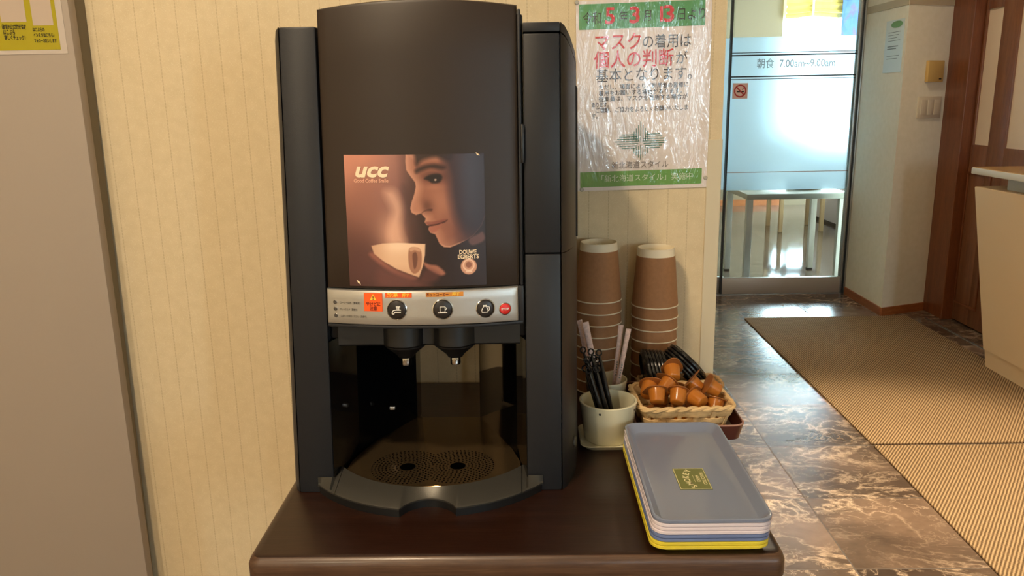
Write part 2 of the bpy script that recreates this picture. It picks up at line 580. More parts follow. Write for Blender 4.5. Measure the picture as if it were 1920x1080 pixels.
f = lambda u, v: (1.657 + u, 5.0095, 1.434 + v)
obj('lettering', text_bm('朝食  7.00am~9.00am', 0.062, f, fit=0.47), GREYINK, gd, smooth=False)
# second leaf further left, mostly hidden by the wall end
g2 = bpy.data.objects.new('door_3', None); COL.objects.link(g2); g2['kind'] = 'structure'
g2.location = (0.85, 5.06, 0); g2['_o'] = [0.85, 5.06, 0.0]
obj('glass_pane', BX(0.34, 1.29, 5.062, 5.068, 0.108, 2.05), GLASS, g2)
obj('frosted_film', BX(0.34, 1.29, 5.0605, 5.0615, 0.672, 1.592), FILM, g2)
obj('bottom_rail', BX(0.34, 1.29, 5.048, 5.08, 0.004, 0.108, 0.003), STEEL, g2)
obj('lock_plate', BX(1.19, 1.238, 5.05, 5.0605, 1.30, 1.365, 0.003), ALU, g2)
struct('trim_4', BX(0.337, 2.05, 5.0, 5.09, 0.0, 0.004), ALU)

# no-smoking sign on the glass
ns = thing('no_smoking_sign', 'small square no smoking sign stuck on the frosted glass door', 'sign', (1.328, 5.0155, 1.279))
fs = lambda u, v, d=0.0: (1.328 + u, 5.0155 - d, 1.279 + v)
bm = bmesh.new(); box(bm, 1.282, 1.374, 5.0135, 5.0158, 1.233, 1.325)
obj('panel', bm, mat('sign_ground', rgb(222, 190, 184), 0.5), ns)
RED = mat('sign_red', rgb(176, 52, 52), 0.5); BLK = mat('print_black', rgb(34, 30, 28), 0.6)
bm = bmesh.new()
strip2d(bm, [(-0.02, -0.004), (0.024, -0.004)], 0.008, lambda u, v: fs(u, v, 0.0024))
strip2d(bm, [(0.012, 0.006), (0.016, 0.014), (0.024, 0.016)], 0.003, lambda u, v: fs(u, v, 0.0024))
obj('cigarette_symbol', bm, BLK, ns, smooth=False)
bm = bmesh.new()
strip2d(bm, [(0.034 * math.cos(a * PI / 16), 0.034 * math.sin(a * PI / 16)) for a in range(32)], 0.008, lambda u, v: fs(u, v, 0.0028), True)
strip2d(bm, [(-0.024, 0.024), (0.024, -0.024)], 0.008, lambda u, v: fs(u, v, 0.0028))
obj('prohibition_ring', bm, RED, ns, smooth=False)

# ------------------------------------------------------------------ dining room beyond the glass
bm = bmesh.new()
box(bm, -0.2, 2.9, 9.3, 9.45, 0, 2.5); box(bm, 4.7, 5.2, 9.3, 9.45, 0, 2.5)
box(bm, 2.9, 4.7, 9.3, 9.45, 0, 0.55); box(bm, 2.9, 4.7, 9.3, 9.45, 2.35, 2.5)
struct('wall_dining_far', bm, DINWALL)
struct('wall_dining_left', BX(-0.26, -0.2, 5.1, 9.45, 0, 2.5), DINWALL)
bm = bmesh.new()
box(bm, 5.2, 5.26, 5.1, 5.8, 0, 2.5); box(bm, 5.2, 5.26, 8.4, 9.45, 0, 2.5); box(bm, 5.2, 5.26, 5.8, 8.4, 0, 0.7); box(bm, 5.2, 5.26, 5.8, 8.4, 2.3, 2.5)
struct('wall_dining_right', bm, DINWALL)
bm = bmesh.new()
for y in (5.8, 7.08, 8.36):
    box(bm, 5.21, 5.25, y, y + 0.04, 0.7, 2.3)
box(bm, 5.21, 5.25, 5.8, 8.4, 0.7, 0.74); box(bm, 5.21, 5.25, 5.8, 8.4, 2.26, 2.3)
struct('window_added', bm, ALU)  # unseen window, added to bring more daylight into the dining room
bm = bmesh.new(); box(bm, -0.2, 0.337, 5.0, 5.1, 0, 2.5); box(bm, 2.36, 5.2, 5.0, 5.1, 0, 2.5)
struct('wall_dining_near', bm, DINWALL)
struct('baseboard_dining', BX(-0.2, 2.99, 9.285, 9.3, 0, 0.07), SKIRTWOOD)
bm = bmesh.new()
box(bm, 2.9, 2.94, 9.31, 9.36, 0.55, 2.35); box(bm, 4.66, 4.7, 9.31, 9.36, 0.55, 2.35)
box(bm, 2.9, 4.7, 9.31, 9.36, 0.55, 0.59); box(bm, 2.9, 4.7, 9.31, 9.36, 2.31, 2.35)
box(bm, 3.06, 3.115, 9.30, 9.37, 0.55, 2.35)
struct('window_2', bm, mat('window_alu', rgb(186, 196, 196), 0.4, 0.6))
rs = thing('roman_shade', 'gathered yellow fabric roman shade at the top of the dining room window', 'blind', (3.4, 9.24, 2.33))
bm = bmesh.new()
prof = [(9.27, 2.33), (9.245, 2.28), (9.265, 2.235), (9.235, 2.20), (9.262, 2.165), (9.232, 2.13), (9.262, 2.115), (9.255, 2.08)]
rows = []
for k in range(25):
    x = 2.92 + 1.76 * k / 24
    sag = 0.012 * math.cos(k / 24 * 2 * PI * 3)
    rows.append([(x, y, z - sag * (2.33 - z) / 0.25) for y, z in prof])
R = loft(bm, rows, cap=False, closed=False)
bm.normal_update(); bmesh.ops.solidify(bm, geom=bm.faces[:], thickness=0.004)
obj('fabric', bm, mat('yellow_fabric', rgb(190, 168, 88), 0.85, bump=(300, 0.3), **{'Transmission Weight': 0.0}), rs)
obj('cord_tassel', tube(bmesh.new(), [(3.2, 9.22, 2.3), (3.2, 9.22, 1.99)], 0.012, 8), mat('tassel', rgb(236, 230, 220), 0.7), rs)
bp = thing('hanging_print', 'blue and violet hanging print beside the dining room window', 'poster', (3.64, 9.25, 1.9))
bm = bmesh.new(); box(bm, 3.515, 3.80, 9.202, 9.209, 1.55, 2.4)
m = mat('blue_print', rough=0.6); n = N(m); geo = n.new('ShaderNodeNewGeometry')
mp = n.new('ShaderNodeMapping'); mp.inputs['Scale'].default_value = (9, 1, 3.5); n.link(geo.outputs['Position'], mp.inputs[0])
n.link(n.ramp(n.noise(mp.outputs[0], 1.3, 3, 0.7), [(0.3, rgb(34, 66, 130)), (0.48, rgb(56, 96, 176)), (0.62, rgb(92, 70, 160)), (0.75, rgb(50, 124, 140))]), n.b.inputs['Base Color'])
obj('sheet', bm, m, bp)
obj('hanging_rod', tube(bmesh.new(), [(3.50, 9.205, 2.405), (3.815, 9.205, 2.405)], 0.008, 8), ALU, bp)
WHITEP = mat('white_paint', rgb(226, 226, 222), 0.4)
dt = thing('dining_table', 'low grey topped table on square white legs just behind the glass door', 'table', (1.79, 5.5, 0))
obj('table_top', BX(1.46, 2.13, 5.215, 5.80, 0.585, 0.622, 0.004), mat('grey_laminate', rgb(188, 190, 184), 0.4), dt)
for x in (1.485, 2.09):
    for y in (5.245, 5.755):
        obj('leg', BX(x - 0.02, x + 0.02, y - 0.02, y + 0.02, 0.012, 0.585, 0.002), WHITEP, dt)
        # rubber foot of the leg
        obj('foot', BX(x - 0.018, x + 0.018, y - 0.018, y + 0.018, 0.0, 0.013, 0.002), BLK, dt)
pb = thing('pump_bottle', 'pale pump bottle standing at the left on the table behind the frosted glass', 'bottle', (1.60, 5.5, 0.622))
bm = bmesh.new(); lathe(bm, [(0.0, 0), (0.036, 0), (0.04, 0.006), (0.04, 0.13), (0.033, 0.16), (0.014, 0.175), (0.014, 0.19)], 24, (1.60, 5.5, 0.622), cap1=True)
obj('bottle_body', bm, mat('pale_bottle', rgb(206, 210, 190), 0.4), pb)
bm = bmesh.new(); lathe(bm, [(0.016, 0.19), (0.016, 0.2), (0.006, 0.2), (0.006, 0.225)], 16, (1.60, 5.5, 0.622), True, True)
box(bm, 1.565, 1.612, 5.49, 5.51, 0.845, 0.857, 0.003)
obj('pump_head', bm, WHITEP, pb)
kb = thing('wicker_tray', 'dark oval basket on the right of the table behind the frosted glass', 'basket', (1.93, 5.5, 0.622))
bm = bmesh.new(); R = lathe(bm, [(0.0, 0.0), (0.11, 0.0), (0.135, 0.06), (0.128, 0.06), (0.105, 0.008), (0.0, 0.008)], 28, (1.93, 5.5, 0.622))
obj('bowl', bm, mat('dark_wicker', rgb(112, 92, 64), 0.8, bump=(120, 0.6)), kb)
bm = bmesh.new(); tube(bm, [(1.93 + 0.1 * math.cos(a * PI / 10), 5.5, 0.68 + 0.055 * math.sin(a * PI / 10)) for a in range(11)], 0.006, 8)
obj('handle', bm, mat('dark_rim', rgb(70, 66, 60), 0.7), kb)
ch = thing('dining_chair', 'light wooden chair standing beyond the low table in the dining room', 'chair', (2.6, 7.6, 0))
TAN = mat('tan_wood', rgb(206, 178, 140), 0.5, bump=(60, 0.1))
obj('seat', BX(2.38, 2.80, 7.40, 7.82, 0.40, 0.44, 0.01), TAN, ch)
for x in (2.40, 2.78):
    for y in (7.42, 7.80):
        obj('leg', BX(x - 0.018, x + 0.018, y - 0.018, y + 0.018, 0, 0.40, 0.004), TAN, ch)
bm = bmesh.new(); loft(bm, [[(2.39, 7.80, 0.44), (2.42, 7.80, 0.44), (2.42, 7.83, 0.44), (2.39, 7.83, 0.44)], [(2.39, 7.87, 0.85), (2.42, 7.87, 0.85), (2.42, 7.90, 0.85), (2.39, 7.90, 0.85)]])
loft(bm, [[(2.76, 7.80, 0.44), (2.79, 7.80, 0.44), (2.79, 7.83, 0.44), (2.76, 7.83, 0.44)], [(2.76, 7.87, 0.85), (2.79, 7.87, 0.85), (2.79, 7.90, 0.85), (2.76, 7.90, 0.85)]])
box(bm, 2.39, 2.79, 7.865, 7.895, 0.70, 0.86, 0.006)
obj('backrest', bm, TAN, ch)
bc = thing('buffet_counter', 'white panelled buffet counter along the right of the dining room', 'counter', (3.3, 7.9, 0))
obj('cabinet_body', BX(3.0, 3.6, 7.0, 8.45, 0.03, 0.72, 0.004), mat('lilac_white', rgb(222, 214, 220), 0.5), bc)
obj('plinth', BX(3.02, 3.58, 7.02, 8.43, 0.0, 0.031), BLK, bc)
obj('counter_top', BX(2.98, 3.62, 6.98, 8.47, 0.72, 0.75, 0.004), WHITEP, bc)

# ------------------------------------------------------------------ things on the pier
sh = thing('wall_notice', 'narrow pale paper notice with a green heading on the pier side wall', 'notice', (2.048, 4.59, 1.5))
bm = bmesh.new(); box(bm, 2.0470, 2.0496, 4.483, 4.702, 1.361, 1.640)
obj('sheet', bm, mat('notice_paper', rgb(214, 224, 222), 0.35), sh)
GRN = mat('print_green', rgb(104, 150, 84), 0.5)
fn = lambda u, v: (2.0466, 4.5925 - u, 1.5 + v)
bm = bmesh.new(); disc2d(bm, 0.02, 0.115, 0.07, 0.018, fn)
obj('green_heading', bm, GRN, sh, smooth=False)
bm = bmesh.new()
for i, v in enumerate((0.075, 0.06, 0.045, 0.03, 0.0, -0.012, -0.05, -0.065)):
    strip2d(bm, [(-0.075, v), (0.075 - 0.02 * (i % 3), v)], 0.003 if i not in (4, 5) else 0.006, fn)
obj('text_lines', bm, GREYINK, sh, smooth=False)
PA = Vector((2.05, 4.455, 0)); PD = Vector((0.31, 0.12, 0)).normalized(); PN = Vector((PD.y, -PD.x, 0))


def pier(s, d, z):
    return PA + PD * s + PN * d + Vector((0, 0, z))


def pbox(s0, s1, d0, d1, z0, z1, r=0.0):
    bm = BX(s0, s1, d0, d1, z0, z1, r=r)
    return xform(bm, lambda a, b, c: pier(a, b, c))


ic = thing('chime_box', 'small square ochre wall box above the switch plate on the pier', 'wall box', pier(0.21, 0, 1.36))
obj('housing', pbox(0.155, 0.268, 0.0, 0.022, 1.305, 1.418, 0.004), mat('ochre_plastic', rgb(206, 172, 106), 0.5), ic)
obj('indicator', pbox(0.235, 0.252, 0.0215, 0.0235, 1.318, 1.324), BLK, ic)
sw = thing('light_switch_plate', 'wide cream light switch plate with three rockers on the pier beside the brown door', 'switch', pier(0.2, 0, 1.17))
CREAM = mat('cream_plastic', rgb(216, 204, 182), 0.45)
obj('plate', pbox(0.120, 0.288, 0.0, 0.009, 1.112, 1.228, 0.003), CREAM, sw)
for s in (0.138, 0.186, 0.234):
    obj('rocker', pbox(s, s + 0.042, 0.0085, 0.0125, 1.13, 1.21, 0.002), CREAM, sw)

# ------------------------------------------------------------------ reception counter at the right
rc = thing('reception_counter', 'cream fronted reception counter with a pale worktop at the right', 'counter', (2.26, 3.3, 0))
m = mat('cream_laminate', rgb(226, 198, 160), 0.5, bump=(200, 0.05)); LAM = m
bm = bmesh.new()
loft(bm, [[(2.125, 2.0, 0.083), (2.37, 2.0, 0.083), (2.37, 3.56, 0.083), (2.125, 3.56, 0.083)], [(2.125, 2.0, 0.815), (2.37, 2.0, 0.815), (2.37, 3.785, 0.815), (2.125, 3.785, 0.815)]])
bmesh.ops.bevel(bm, geom=bm.edges[:], offset=0.003, segments=2, affect='EDGES')
obj('front_panel', bm, LAM, rc)
bm = bmesh.new()
loft(bm, [[(2.130, 2.0, 0.0), (2.36, 2.0, 0.0), (2.36, 3.53, 0.0), (2.130, 3.53, 0.0)], [(2.130, 2.0, 0.082), (2.36, 2.0, 0.082), (2.36, 3.555, 0.082), (2.130, 3.555, 0.082)]])
obj('kickboard', bm, LAM, rc)
obj('neck_panel', BX(2.18, 2.36, 2.0, 3.62, 0.8155, 0.872, 0.002), mat('grey_white_panel', rgb(196, 198, 196), 0.5), rc)
bm = bmesh.new(); box(bm, 2.115, 2.385, 1.98, 3.81, 0.8725, 0.902, 0.004)
obj('worktop_edge', bm, mat('pale_edge', rgb(222, 218, 206), 0.45), rc)
obj('worktop', BX(2.118, 2.382, 1.985, 3.805, 0.9015, 0.9045, 0.001), mat('honey_lamplit_top', rgb(222, 176, 112), 0.22, coat=0.3), rc)  # orange lamplight over the counter is put into this honey colour

# ------------------------------------------------------------------ entrance mats
fm = obj('floor_mat', BX(1.257, 2.185, 2.708, 4.425, 0.0003, 0.008, 0.003), MATTE, origin=(1.7, 3.5, 0))
tag(fm, 'far brown ribbed floor mat reaching towards the glass door', 'mat', 'ribbed entrance mats')
bm = BX(1.257, 2.19, -0.2, 2.69, 0.0003, 0.008, 0.003)
xform(bm, lambda x, y, z: (x - 0.018 * (2.69 - y), y, z))
fm2 = obj('floor_mat', bm, MATTE, origin=(1.7, 1.3, 0))
tag(fm2, 'near brown ribbed floor mat butted against the far mat', 'mat', 'ribbed entrance mats')

# ------------------------------------------------------------------ left panel door with its poster
pd = thing('panel_door', 'plain pale flush door leaf at the far left with a grey edge strip', 'door', (-1.2, 1.35, 0))
obj('leaf', BX(-1.75, -0.7245, 1.330, 1.352, 0.01, 2.1, 0.0015), mat('pale_door_paint', rgb(166, 152, 138), 0.55, bump=(25, 0.08)), pd)
bm = bmesh.new()
loft(bm, [[(-0.7265, 1.3525, z), (x, 1.3788, z), (-1.7, 1.3788, z), (-1.7, 1.3525, z)] for z, x in ((0.01, -0.7415), (0.35, -0.739), (1.42, -0.723), (2.1, -0.713))])
obj('edge_strip', bm, mat('edge_grey', rgb(120, 108, 86), 0.6), pd)

ps = thing('door_poster', 'laminated yellow-green poster taped on the pale door at top left', 'poster', (-0.82, 1.3295, 1.45))
PY = 1.3298
bm = bmesh.new(); box(bm, -1.02, -0.735, PY - 0.0006, PY, 1.336, 1.62)
obj('white_margin', bm, mat('poster_white', rgb(196, 184, 174), 0.3), ps)
bm = bmesh.new(); box(bm, -1.0, -0.7455, PY - 0.0010, PY - 0.0007, 1.3425, 1.60)
obj('printed_ground', bm, mat('poster_olive', rgb(168, 156, 14), 0.3), ps)
bm = bmesh.new(); box(bm, -0.8355, -0.7945, PY - 0.0013, PY - 0.0011, 1.386, 1.428); box(bm, -0.7845, -0.7515, PY - 0.0013, PY - 0.0011, 1.380, 1.428)
obj('pale_square', bm, mat('poster_pale', rgb(190, 172, 156), 0.4), ps)
fp = lambda x0, z0: (lambda u, v: (x0 + u, PY - 0.0016, z0 + v - 0.028 * u))
T = []
for body, x, z, w, s in (('函館市公式観光情報', -0.8355, 1.3785, 0.039, 0.0058), ('はこぶら', -0.8350, 1.3705, 0.019, 0.0068), ('詳しくチェック！', -0.834, 1.3620, 0.034, 0.0058),
                         ('はこぶらの', -0.7865, 1.3735, 0.019, 0.005), ('インスタはこちら♪', -0.7865, 1.3652, 0.034, 0.0052), ('フォローお願いします', -0.7865, 1.3565, 0.036, 0.005)):
    T.append(text_bm(body, s * 1.35, fp(x, z), 'LEFT', bold=0.00018, fit=w))
obj('lettering', merge(T), BLK, ps, smooth=False)

# ------------------------------------------------------------------ laminated notice on the wallpaper
no = thing('mask_notice', 'laminated white notice with green bands pinned on the wallpaper above the paper cups', 'notice', (0.203, 1.3775, 1.25))
NX = lambda z: -0.012 * (1.4055 - z) / 0.31          # tiny tilt of the sheet


def fno(u, v, d=0.0):
    """u across from the sheet's left edge, v height, d in front of the wall"""
    return (u + 0.0035 * (1.4055 - v) / 0.31, 1.3784 - d, v + 0.004 * (u - 0.2) / 0.22)


m = mat('laminated_paper', rgb(226, 216, 212), 0.09, coat=1.0, coat_rough=0.05); n = N(m)
geo = n.new('ShaderNodeNewGeometry'); mp = n.new('ShaderNodeMapping'); mp.inputs['Scale'].default_value = (1, 1, 0.28); n.link(geo.outputs['Position'], mp.inputs[0])
n.b.inputs['Coat IOR'].default_value = 1.5
cr = n.noise(mp.outputs[0], 26, 5, 1.4, 0.6)
bpn = n.new('ShaderNodeBump'); bpn.inputs['Strength'].default_value = 0.55; bpn.inputs['Distance'].default_value = 0.004
n.link(cr, bpn.inputs['Height']); n.link(bpn.outputs[0], n.b.inputs['Coat Normal']); n.link(bpn.outputs[0], n.b.inputs['Normal'])
LAMINATE = m


def laminated(name, col):
    q = LAMINATE.copy(); q.name = name
    q.node_tree.nodes['Principled BSDF'].inputs['Base Color'].default_value = col
    return q


def nsheet(u0, u1, v0, v1, d, nu=1, nv=1):
    bm = bmesh.new()
    lay = [[fno(u0 + (u1 - u0) * i / nu, v0 + (v1 - v0) * j / nv, d) for i in range(nu + 1)] for j in range(nv + 1)]
    V = [[bm.verts.new(p) for p in r] for r in lay]
    for j in range(nv):
        for i in range(nu):
            bm.faces.new((V[j][i], V[j][i + 1], V[j + 1][i + 1], V[j + 1][i]))
    return bm


bm = xform(BX(0.0895, 0.3125, 0.0002, 0.0008, 1.096, 1.408), lambda x, y, z: fno(x, z, y))
obj('sheet', bm, LAMINATE, no, smooth=False)
NGREEN = laminated('notice_green', rgb(92, 158, 108)); NGREEN2 = laminated('notice_green_low', rgb(104, 158, 84))
obj('heading_band', nsheet(0.0945, 0.3015, 1.3625, 1.4025, 0.0012), NGREEN, no, smooth=False)
obj('footer_band', nsheet(0.0940, 0.3025, 1.1025, 1.1285, 0.0012), NGREEN2, no, smooth=False)
INK = laminated('notice_ink', rgb(58, 52, 56)); INKRED = laminated('notice_red', rgb(206, 62, 66)); INKGREY = laminated('notice_grey', rgb(120, 112, 110))
INKW = laminated('notice_white', rgb(206, 222, 196)); INKG = laminated('notice_mark', rgb(44, 104, 76))


def nt_(body, x0, x1, z, size, bold=0.0):
    return text_bm(body, size, lambda u, v: fno(x0 + u, z + v, 0.0016), 'LEFT', bold=bold, fit=x1 - x0)


for _b in (nt_('令和', 0.1005, 0.130, 1.3785, 0.021), nt_('年', 0.160, 0.174, 1.380, 0.019), nt_('月', 0.200, 0.2125, 1.380, 0.019), nt_('日より', 0.2545, 0.2985, 1.380, 0.021)):
    obj('heading_text', _b, INK, no, smooth=False)
for _b in (nt_('5', 0.1365, 0.1525, 1.3815, 0.036, 0.0008), nt_('3', 0.1755, 0.1925, 1.3815, 0.036, 0.0008), nt_('1', 0.2195, 0.2245, 1.3815, 0.034, 0.0004), nt_('3', 0.2315, 0.2490, 1.3815, 0.036, 0.0008)):
    obj('heading_number', _b, INKRED, no, smooth=False)
obj('red_text', merge([nt_('マスク', 0.1185, 0.194, 1.3395, 0.030, 0.0003), nt_('個人の判断', 0.1185, 0.2505, 1.3115, 0.030, 0.0003)]), INKRED, no, smooth=False)
obj('black_text', merge([nt_('の着用は', 0.198, 0.2775, 1.3385, 0.024), nt_('が', 0.2535, 0.2725, 1.3110, 0.023), nt_('基本となります。', 0.1215, 0.281, 1.2865, 0.024)]), INK, no, smooth=False)
T = []
for body, x0, x1, z in (('ただし、場面によりご利用者の皆様に', 0.126, 0.2755, 1.2685), ('着用をお願いする場合があります。', 0.126, 0.2655, 1.2588), ('従業員は、マスクを着用する場合が', 0.126, 0.2755, 1.2491), ('あります。', 0.114, 0.1425, 1.2400), ('ご理解、ご協力をよろしくお願いいたしま', 0.120, 0.2755, 1.2310), ('す。', 0.114, 0.1235, 1.2215)):
    T.append(nt_(body, x0, x1, z, 0.0095, 0.0001))
obj('small_text', merge(T), INK, no, smooth=False)
bm = bmesh.new(); ff = lambda u, v: fno(u, v, 0.0016)
for k in range(7):
    o_ = (k - 3) * 0.0038
    strip2d(bm, [(0.1975 + o_, 1.176 + abs(o_) * 0.4), (0.1975 + o_, 1.2105 - abs(o_) * 1.4)], 0.0013, ff)
    strip2d(bm, [(0.1975 + o_, 1.172 - abs(o_) * 0.4), (0.1975 + o_, 1.1465 + abs(o_) * 1.0)], 0.0013, ff)
    strip2d(bm, [(0.1955 - abs(o_) * 0.6, 1.178 + o_), (0.1535 + abs(o_) * 1.0, 1.178 + o_)], 0.0013, ff)
    strip2d(bm, [(0.2000 + abs(o_) * 0.6, 1.178 + o_), (0.2415 - abs(o_) * 1.0, 1.178 + o_)], 0.0013, ff)
obj('cross_emblem', bm, INKG, no, smooth=False)
obj('style_text', nt_('新北海道スタイル', 0.1475, 0.2445, 1.1375, 0.0135), INKGREY, no, smooth=False)
obj('footer_text', nt_('「新北海道スタイル」実施中', 0.1225, 0.2785, 1.1155, 0.013), INKW, no, smooth=False)
for (u, v) in ((0.091, 1.406), (0.0965, 1.099), (0.309, 1.112)):
    bm = bmesh.new(); lathe(bm, [(0.0, 0.0022), (0.0028, 0.0022), (0.0036, 0.001), (0.0036, 0.0)], 14)
    p = fno(u, v, 0.0009)
    xform(bm, lambda x, y, z: (p[0] + x, p[1] - z, p[2] + y))
    obj('push_pin', bm, mat('pin_clear', rgb(176, 172, 160), 0.2, coat=0.6) if 'pin_clear' not in MATS else MATS['pin_clear'], no)

# ------------------------------------------------------------------ table
tb = thing('side_table', 'dark brown wooden table against the wallpaper carrying the coffee machine', 'table', (-0.016, 1.087, 0))
bm = bmesh.new()
rings = []
cx, cy, hx, hy = -0.016, 1.0870, 0.3055, 0.2895
for ins, z in ((0.012, 0.712), (0.004, 0.7145), (0.0, 0.722), (0.0, 0.740), (0.002, 0.7455), (0.006, 0.749), (0.011, 0.75)):
    rings.append([(x, y, z) for x, y in rrect(cx, cy, hx - ins, hy - ins, max(0.004, 0.014 - ins * 0.6), 5)])
loft(bm, rings)
bm.normal_update()
for f in bm.faces:
    f.material_index = 0 if abs(f.normal.z) > 0.93 else 1
obj('table_top', bm, [TABLEWOOD, EDGEWOOD], tb)
for x in (-0.29, 0.258):
    for y in (0.83, 1.345):
        obj('leg', BX(x - 0.024, x + 0.024, y - 0.024, y + 0.024, 0.0, 0.712, 0.003), TABLEWOOD, tb)
bm = bmesh.new()
box(bm, -0.27, 0.24, 0.825, 0.845, 0.63, 0.712); box(bm, -0.27, 0.24, 1.335, 1.355, 0.63, 0.712)
box(bm, -0.30, -0.28, 0.84, 1.34, 0.63, 0.712); box(bm, 0.248, 0.268, 0.84, 1.34, 0.63, 0.712)
obj('apron', bm, TABLEWOOD, tb)

# ------------------------------------------------------------------ coffee machine
CM = thing('coffee_machine', 'tall dark grey coffee machine with a coffee advert on its bowed door', 'coffee machine', (-0.1285, 1.05, 0.75))
PLASTIC = mat('charcoal_plastic', rgb(34, 35, 39), 0.42, spec=0.32, bump=(900, 0.06))
DOORP = mat('dark_bronze_door', rgb(46, 36, 29), 0.43, spec=0.34, coat=0.04, coat_rough=0.35)
BLACKP = mat('black_plastic', rgb(18, 19, 21), 0.42)
GLOSS = mat('gloss_black', rgb(9, 9, 10), 0.05, spec=0.45, coat=0.15, coat_rough=0.03)
SILVER = mat('satin_silver', rgb(186, 184, 180), 0.36, 0.75, bump=(700, 0.04))
LIPM = mat('metallic_charcoal', rgb(78, 76, 71), 0.34, 0.5, bump=(1200, 0.10))
PLATE = mat('bronze_drip_plate', rgb(118, 98, 70), 0.16, 0.8)


def mw(u, d, h):
    """machine coordinates (across, back from the front, up) to the room"""
    t = 1 - 0.034 * h / 0.588
    return Vector((-0.1285 + 0.011 * h + u * t, 0.955 + d + 0.03 * h / 0.588, 0.75 + h))


def mobj(name, bm, m, parent=None, smooth=True, warp=True):
    if warp:
        xform(bm, mw)
    return obj(name, bm, m, parent or CM, origin=CM['_o'], smooth=smooth)


def dface(u, off=0.0):
    return -0.004 - 0.018 * (1 - (u / 0.1245) ** 2) - off


def bowed(u0, u1, h0, h1, thick, r, off=0.0, arch=0.0, nu=28, nh=6):
    """bowed slab with rounded edges, following the door's curve"""
    arc = [(0.0, thick), (0.0, r), (0.3 * r, 0.3 * r), (r, 0.0)]
    us = [(u0 + a, b) for a, b in arc] + [(u0 + r + (u1 - u0 - 2 * r) * i / nu, 0) for i in range(1, nu)] + [(u1 - a, b) for a, b in arc[::-1]]
    hs = [(h0 + a, b) for a, b in arc] + [(h0 + r + (h1 - h0 - 2 * r) * i / nh, 0) for i in range(1, nh)] + [(h1 - a, b) for a, b in arc[::-1]]
    bm = bmesh.new(); V = []
    for h, dh in hs:
        row = []
        for u, du in us:
            k = max(0.0, (h - h0) / (h1 - h0))
            hh = h + arch * (1 - (u / 0.1245) ** 2) * k
            row.append(bm.verts.new((u, dface(u, off) + max(du, dh), hh)))
        V.append(row)
    for j in range(len(V) - 1):
        for i in range(len(us) - 1):
            bm.faces.new((V[j][i], V[j][i + 1], V[j + 1][i + 1], V[j + 1][i]))
    ring = V[0] + [r_[-1] for r_ in V[1:]] + V[-1][-2::-1] + [r_[0] for r_ in V[-2:0:-1]]
    bm.faces.new(ring[::-1])
    return bm


def shoulder(a, d):
    return 0.045 * max(0.0, (a - 0.1735) / 0.028) ** 1.6


SIDE = [(0.1738, 0.0015), (0.1795, 0.010), (0.187, 0.030), (0.1955, 0.065), (0.2002, 0.11), (0.2012, 0.17), (0.2005, 0.262), (0.196, 0.27), (0.150, 0.27), (0.150, 0.0525), (0.1738, 0.0525)]
for s, segs in ((-1, [(0.0, 0.589)]), (1, [(0.0, 0.3128), (0.3140, 0.5766), (0.5782, 0.589)])):
    for k, (h0, h1) in enumerate(segs):
        nm = 'column_cap' if h0 > 0.5 else 'front_column'
        b = box(bmesh.new(), 0.1275, 0.1728, 0.0, 0.052, h0, h1, 0.0022 if h1 - h0 > 0.05 else 0.001)
        mobj(nm, xform(b, lambda u, d, h: (u * s, d, h)), PLASTIC)
        nh = 10
        if h0 > 0.5:
            hs = [h0, h1]
        else:
            hs = [h0 + (h1 - h0) * i / nh for i in range(nh + 1)]
        rings = []
        for h in hs:
            fr_ = h / 0.589
            rings.append([(s * a, d, min(h, h0 if h == hs[0] else h) - (shoulder(a, d) * max(0.0, (h - 0.30) / 0.289) if h > 0.3 and h1 > 0.32 else 0.0)) for a, d in SIDE])
        bm = bmesh.new(); loft(bm, rings)
        mobj('side_cap' if h0 > 0.5 else 'side_panel', bm, PLASTIC)
# groove and lock on the right side panel
bm = bmesh.new()
rg = [(0.1968, 0.0745), (0.1985, 0.0775)]
loft(bm, [[(a + 0.0012 * e, d, h - shoulder(a, d) * max(0, (h - 0.3) / 0.289)) for e in (0, 1) for a, d in (rg if e == 0 else rg[::-1])] for h in (0.325, 0.43, 0.545)])
mobj('side_groove', bm, mat('groove_black', rgb(10, 10, 11), 0.6))
bm = bmesh.new(); lathe(bm, [(0.0, 0.002), (0.0065, 0.002), (0.0075, 0.0), ], 18)
xform(bm, lambda x, y, z: (0.1925 + z + y * 0.25, 0.05 + y, 0.045 + x))
mobj('side_lock', bm, LIPM)
# upper body behind the door
bm = box(bmesh.new(), -0.1274, 0.1274, 0.012, 0.27, 0.205, 0.600, 0.003)
mobj('brew_body', bm, BLACKP)
# door
mobj('door_panel', bowed(-0.1245, 0.1205, 0.2752, 0.608, 0.022, 0.004, 0.0, 0.0075), DOORP)
mobj('door_side_strip', box(bmesh.new(), 0.1208, 0.1248, -0.0035, 0.02, 0.2752, 0.604, 0.0012), PLASTIC)
bm = box(bmesh.new(), 0.1235, 0.1282, -0.006, 0.010, 0.425, 0.472, 0.002)
mobj('door_latch', bm, BLACKP)

# --- advert on the door -------------------------------------------------
import numpy as np
AW, AH = 236, 226                                        # picture grid
X0, X1, Y0, Y1 = 170.0, 1210.0, 70.0, 1032.0             # drawing frame of the picture


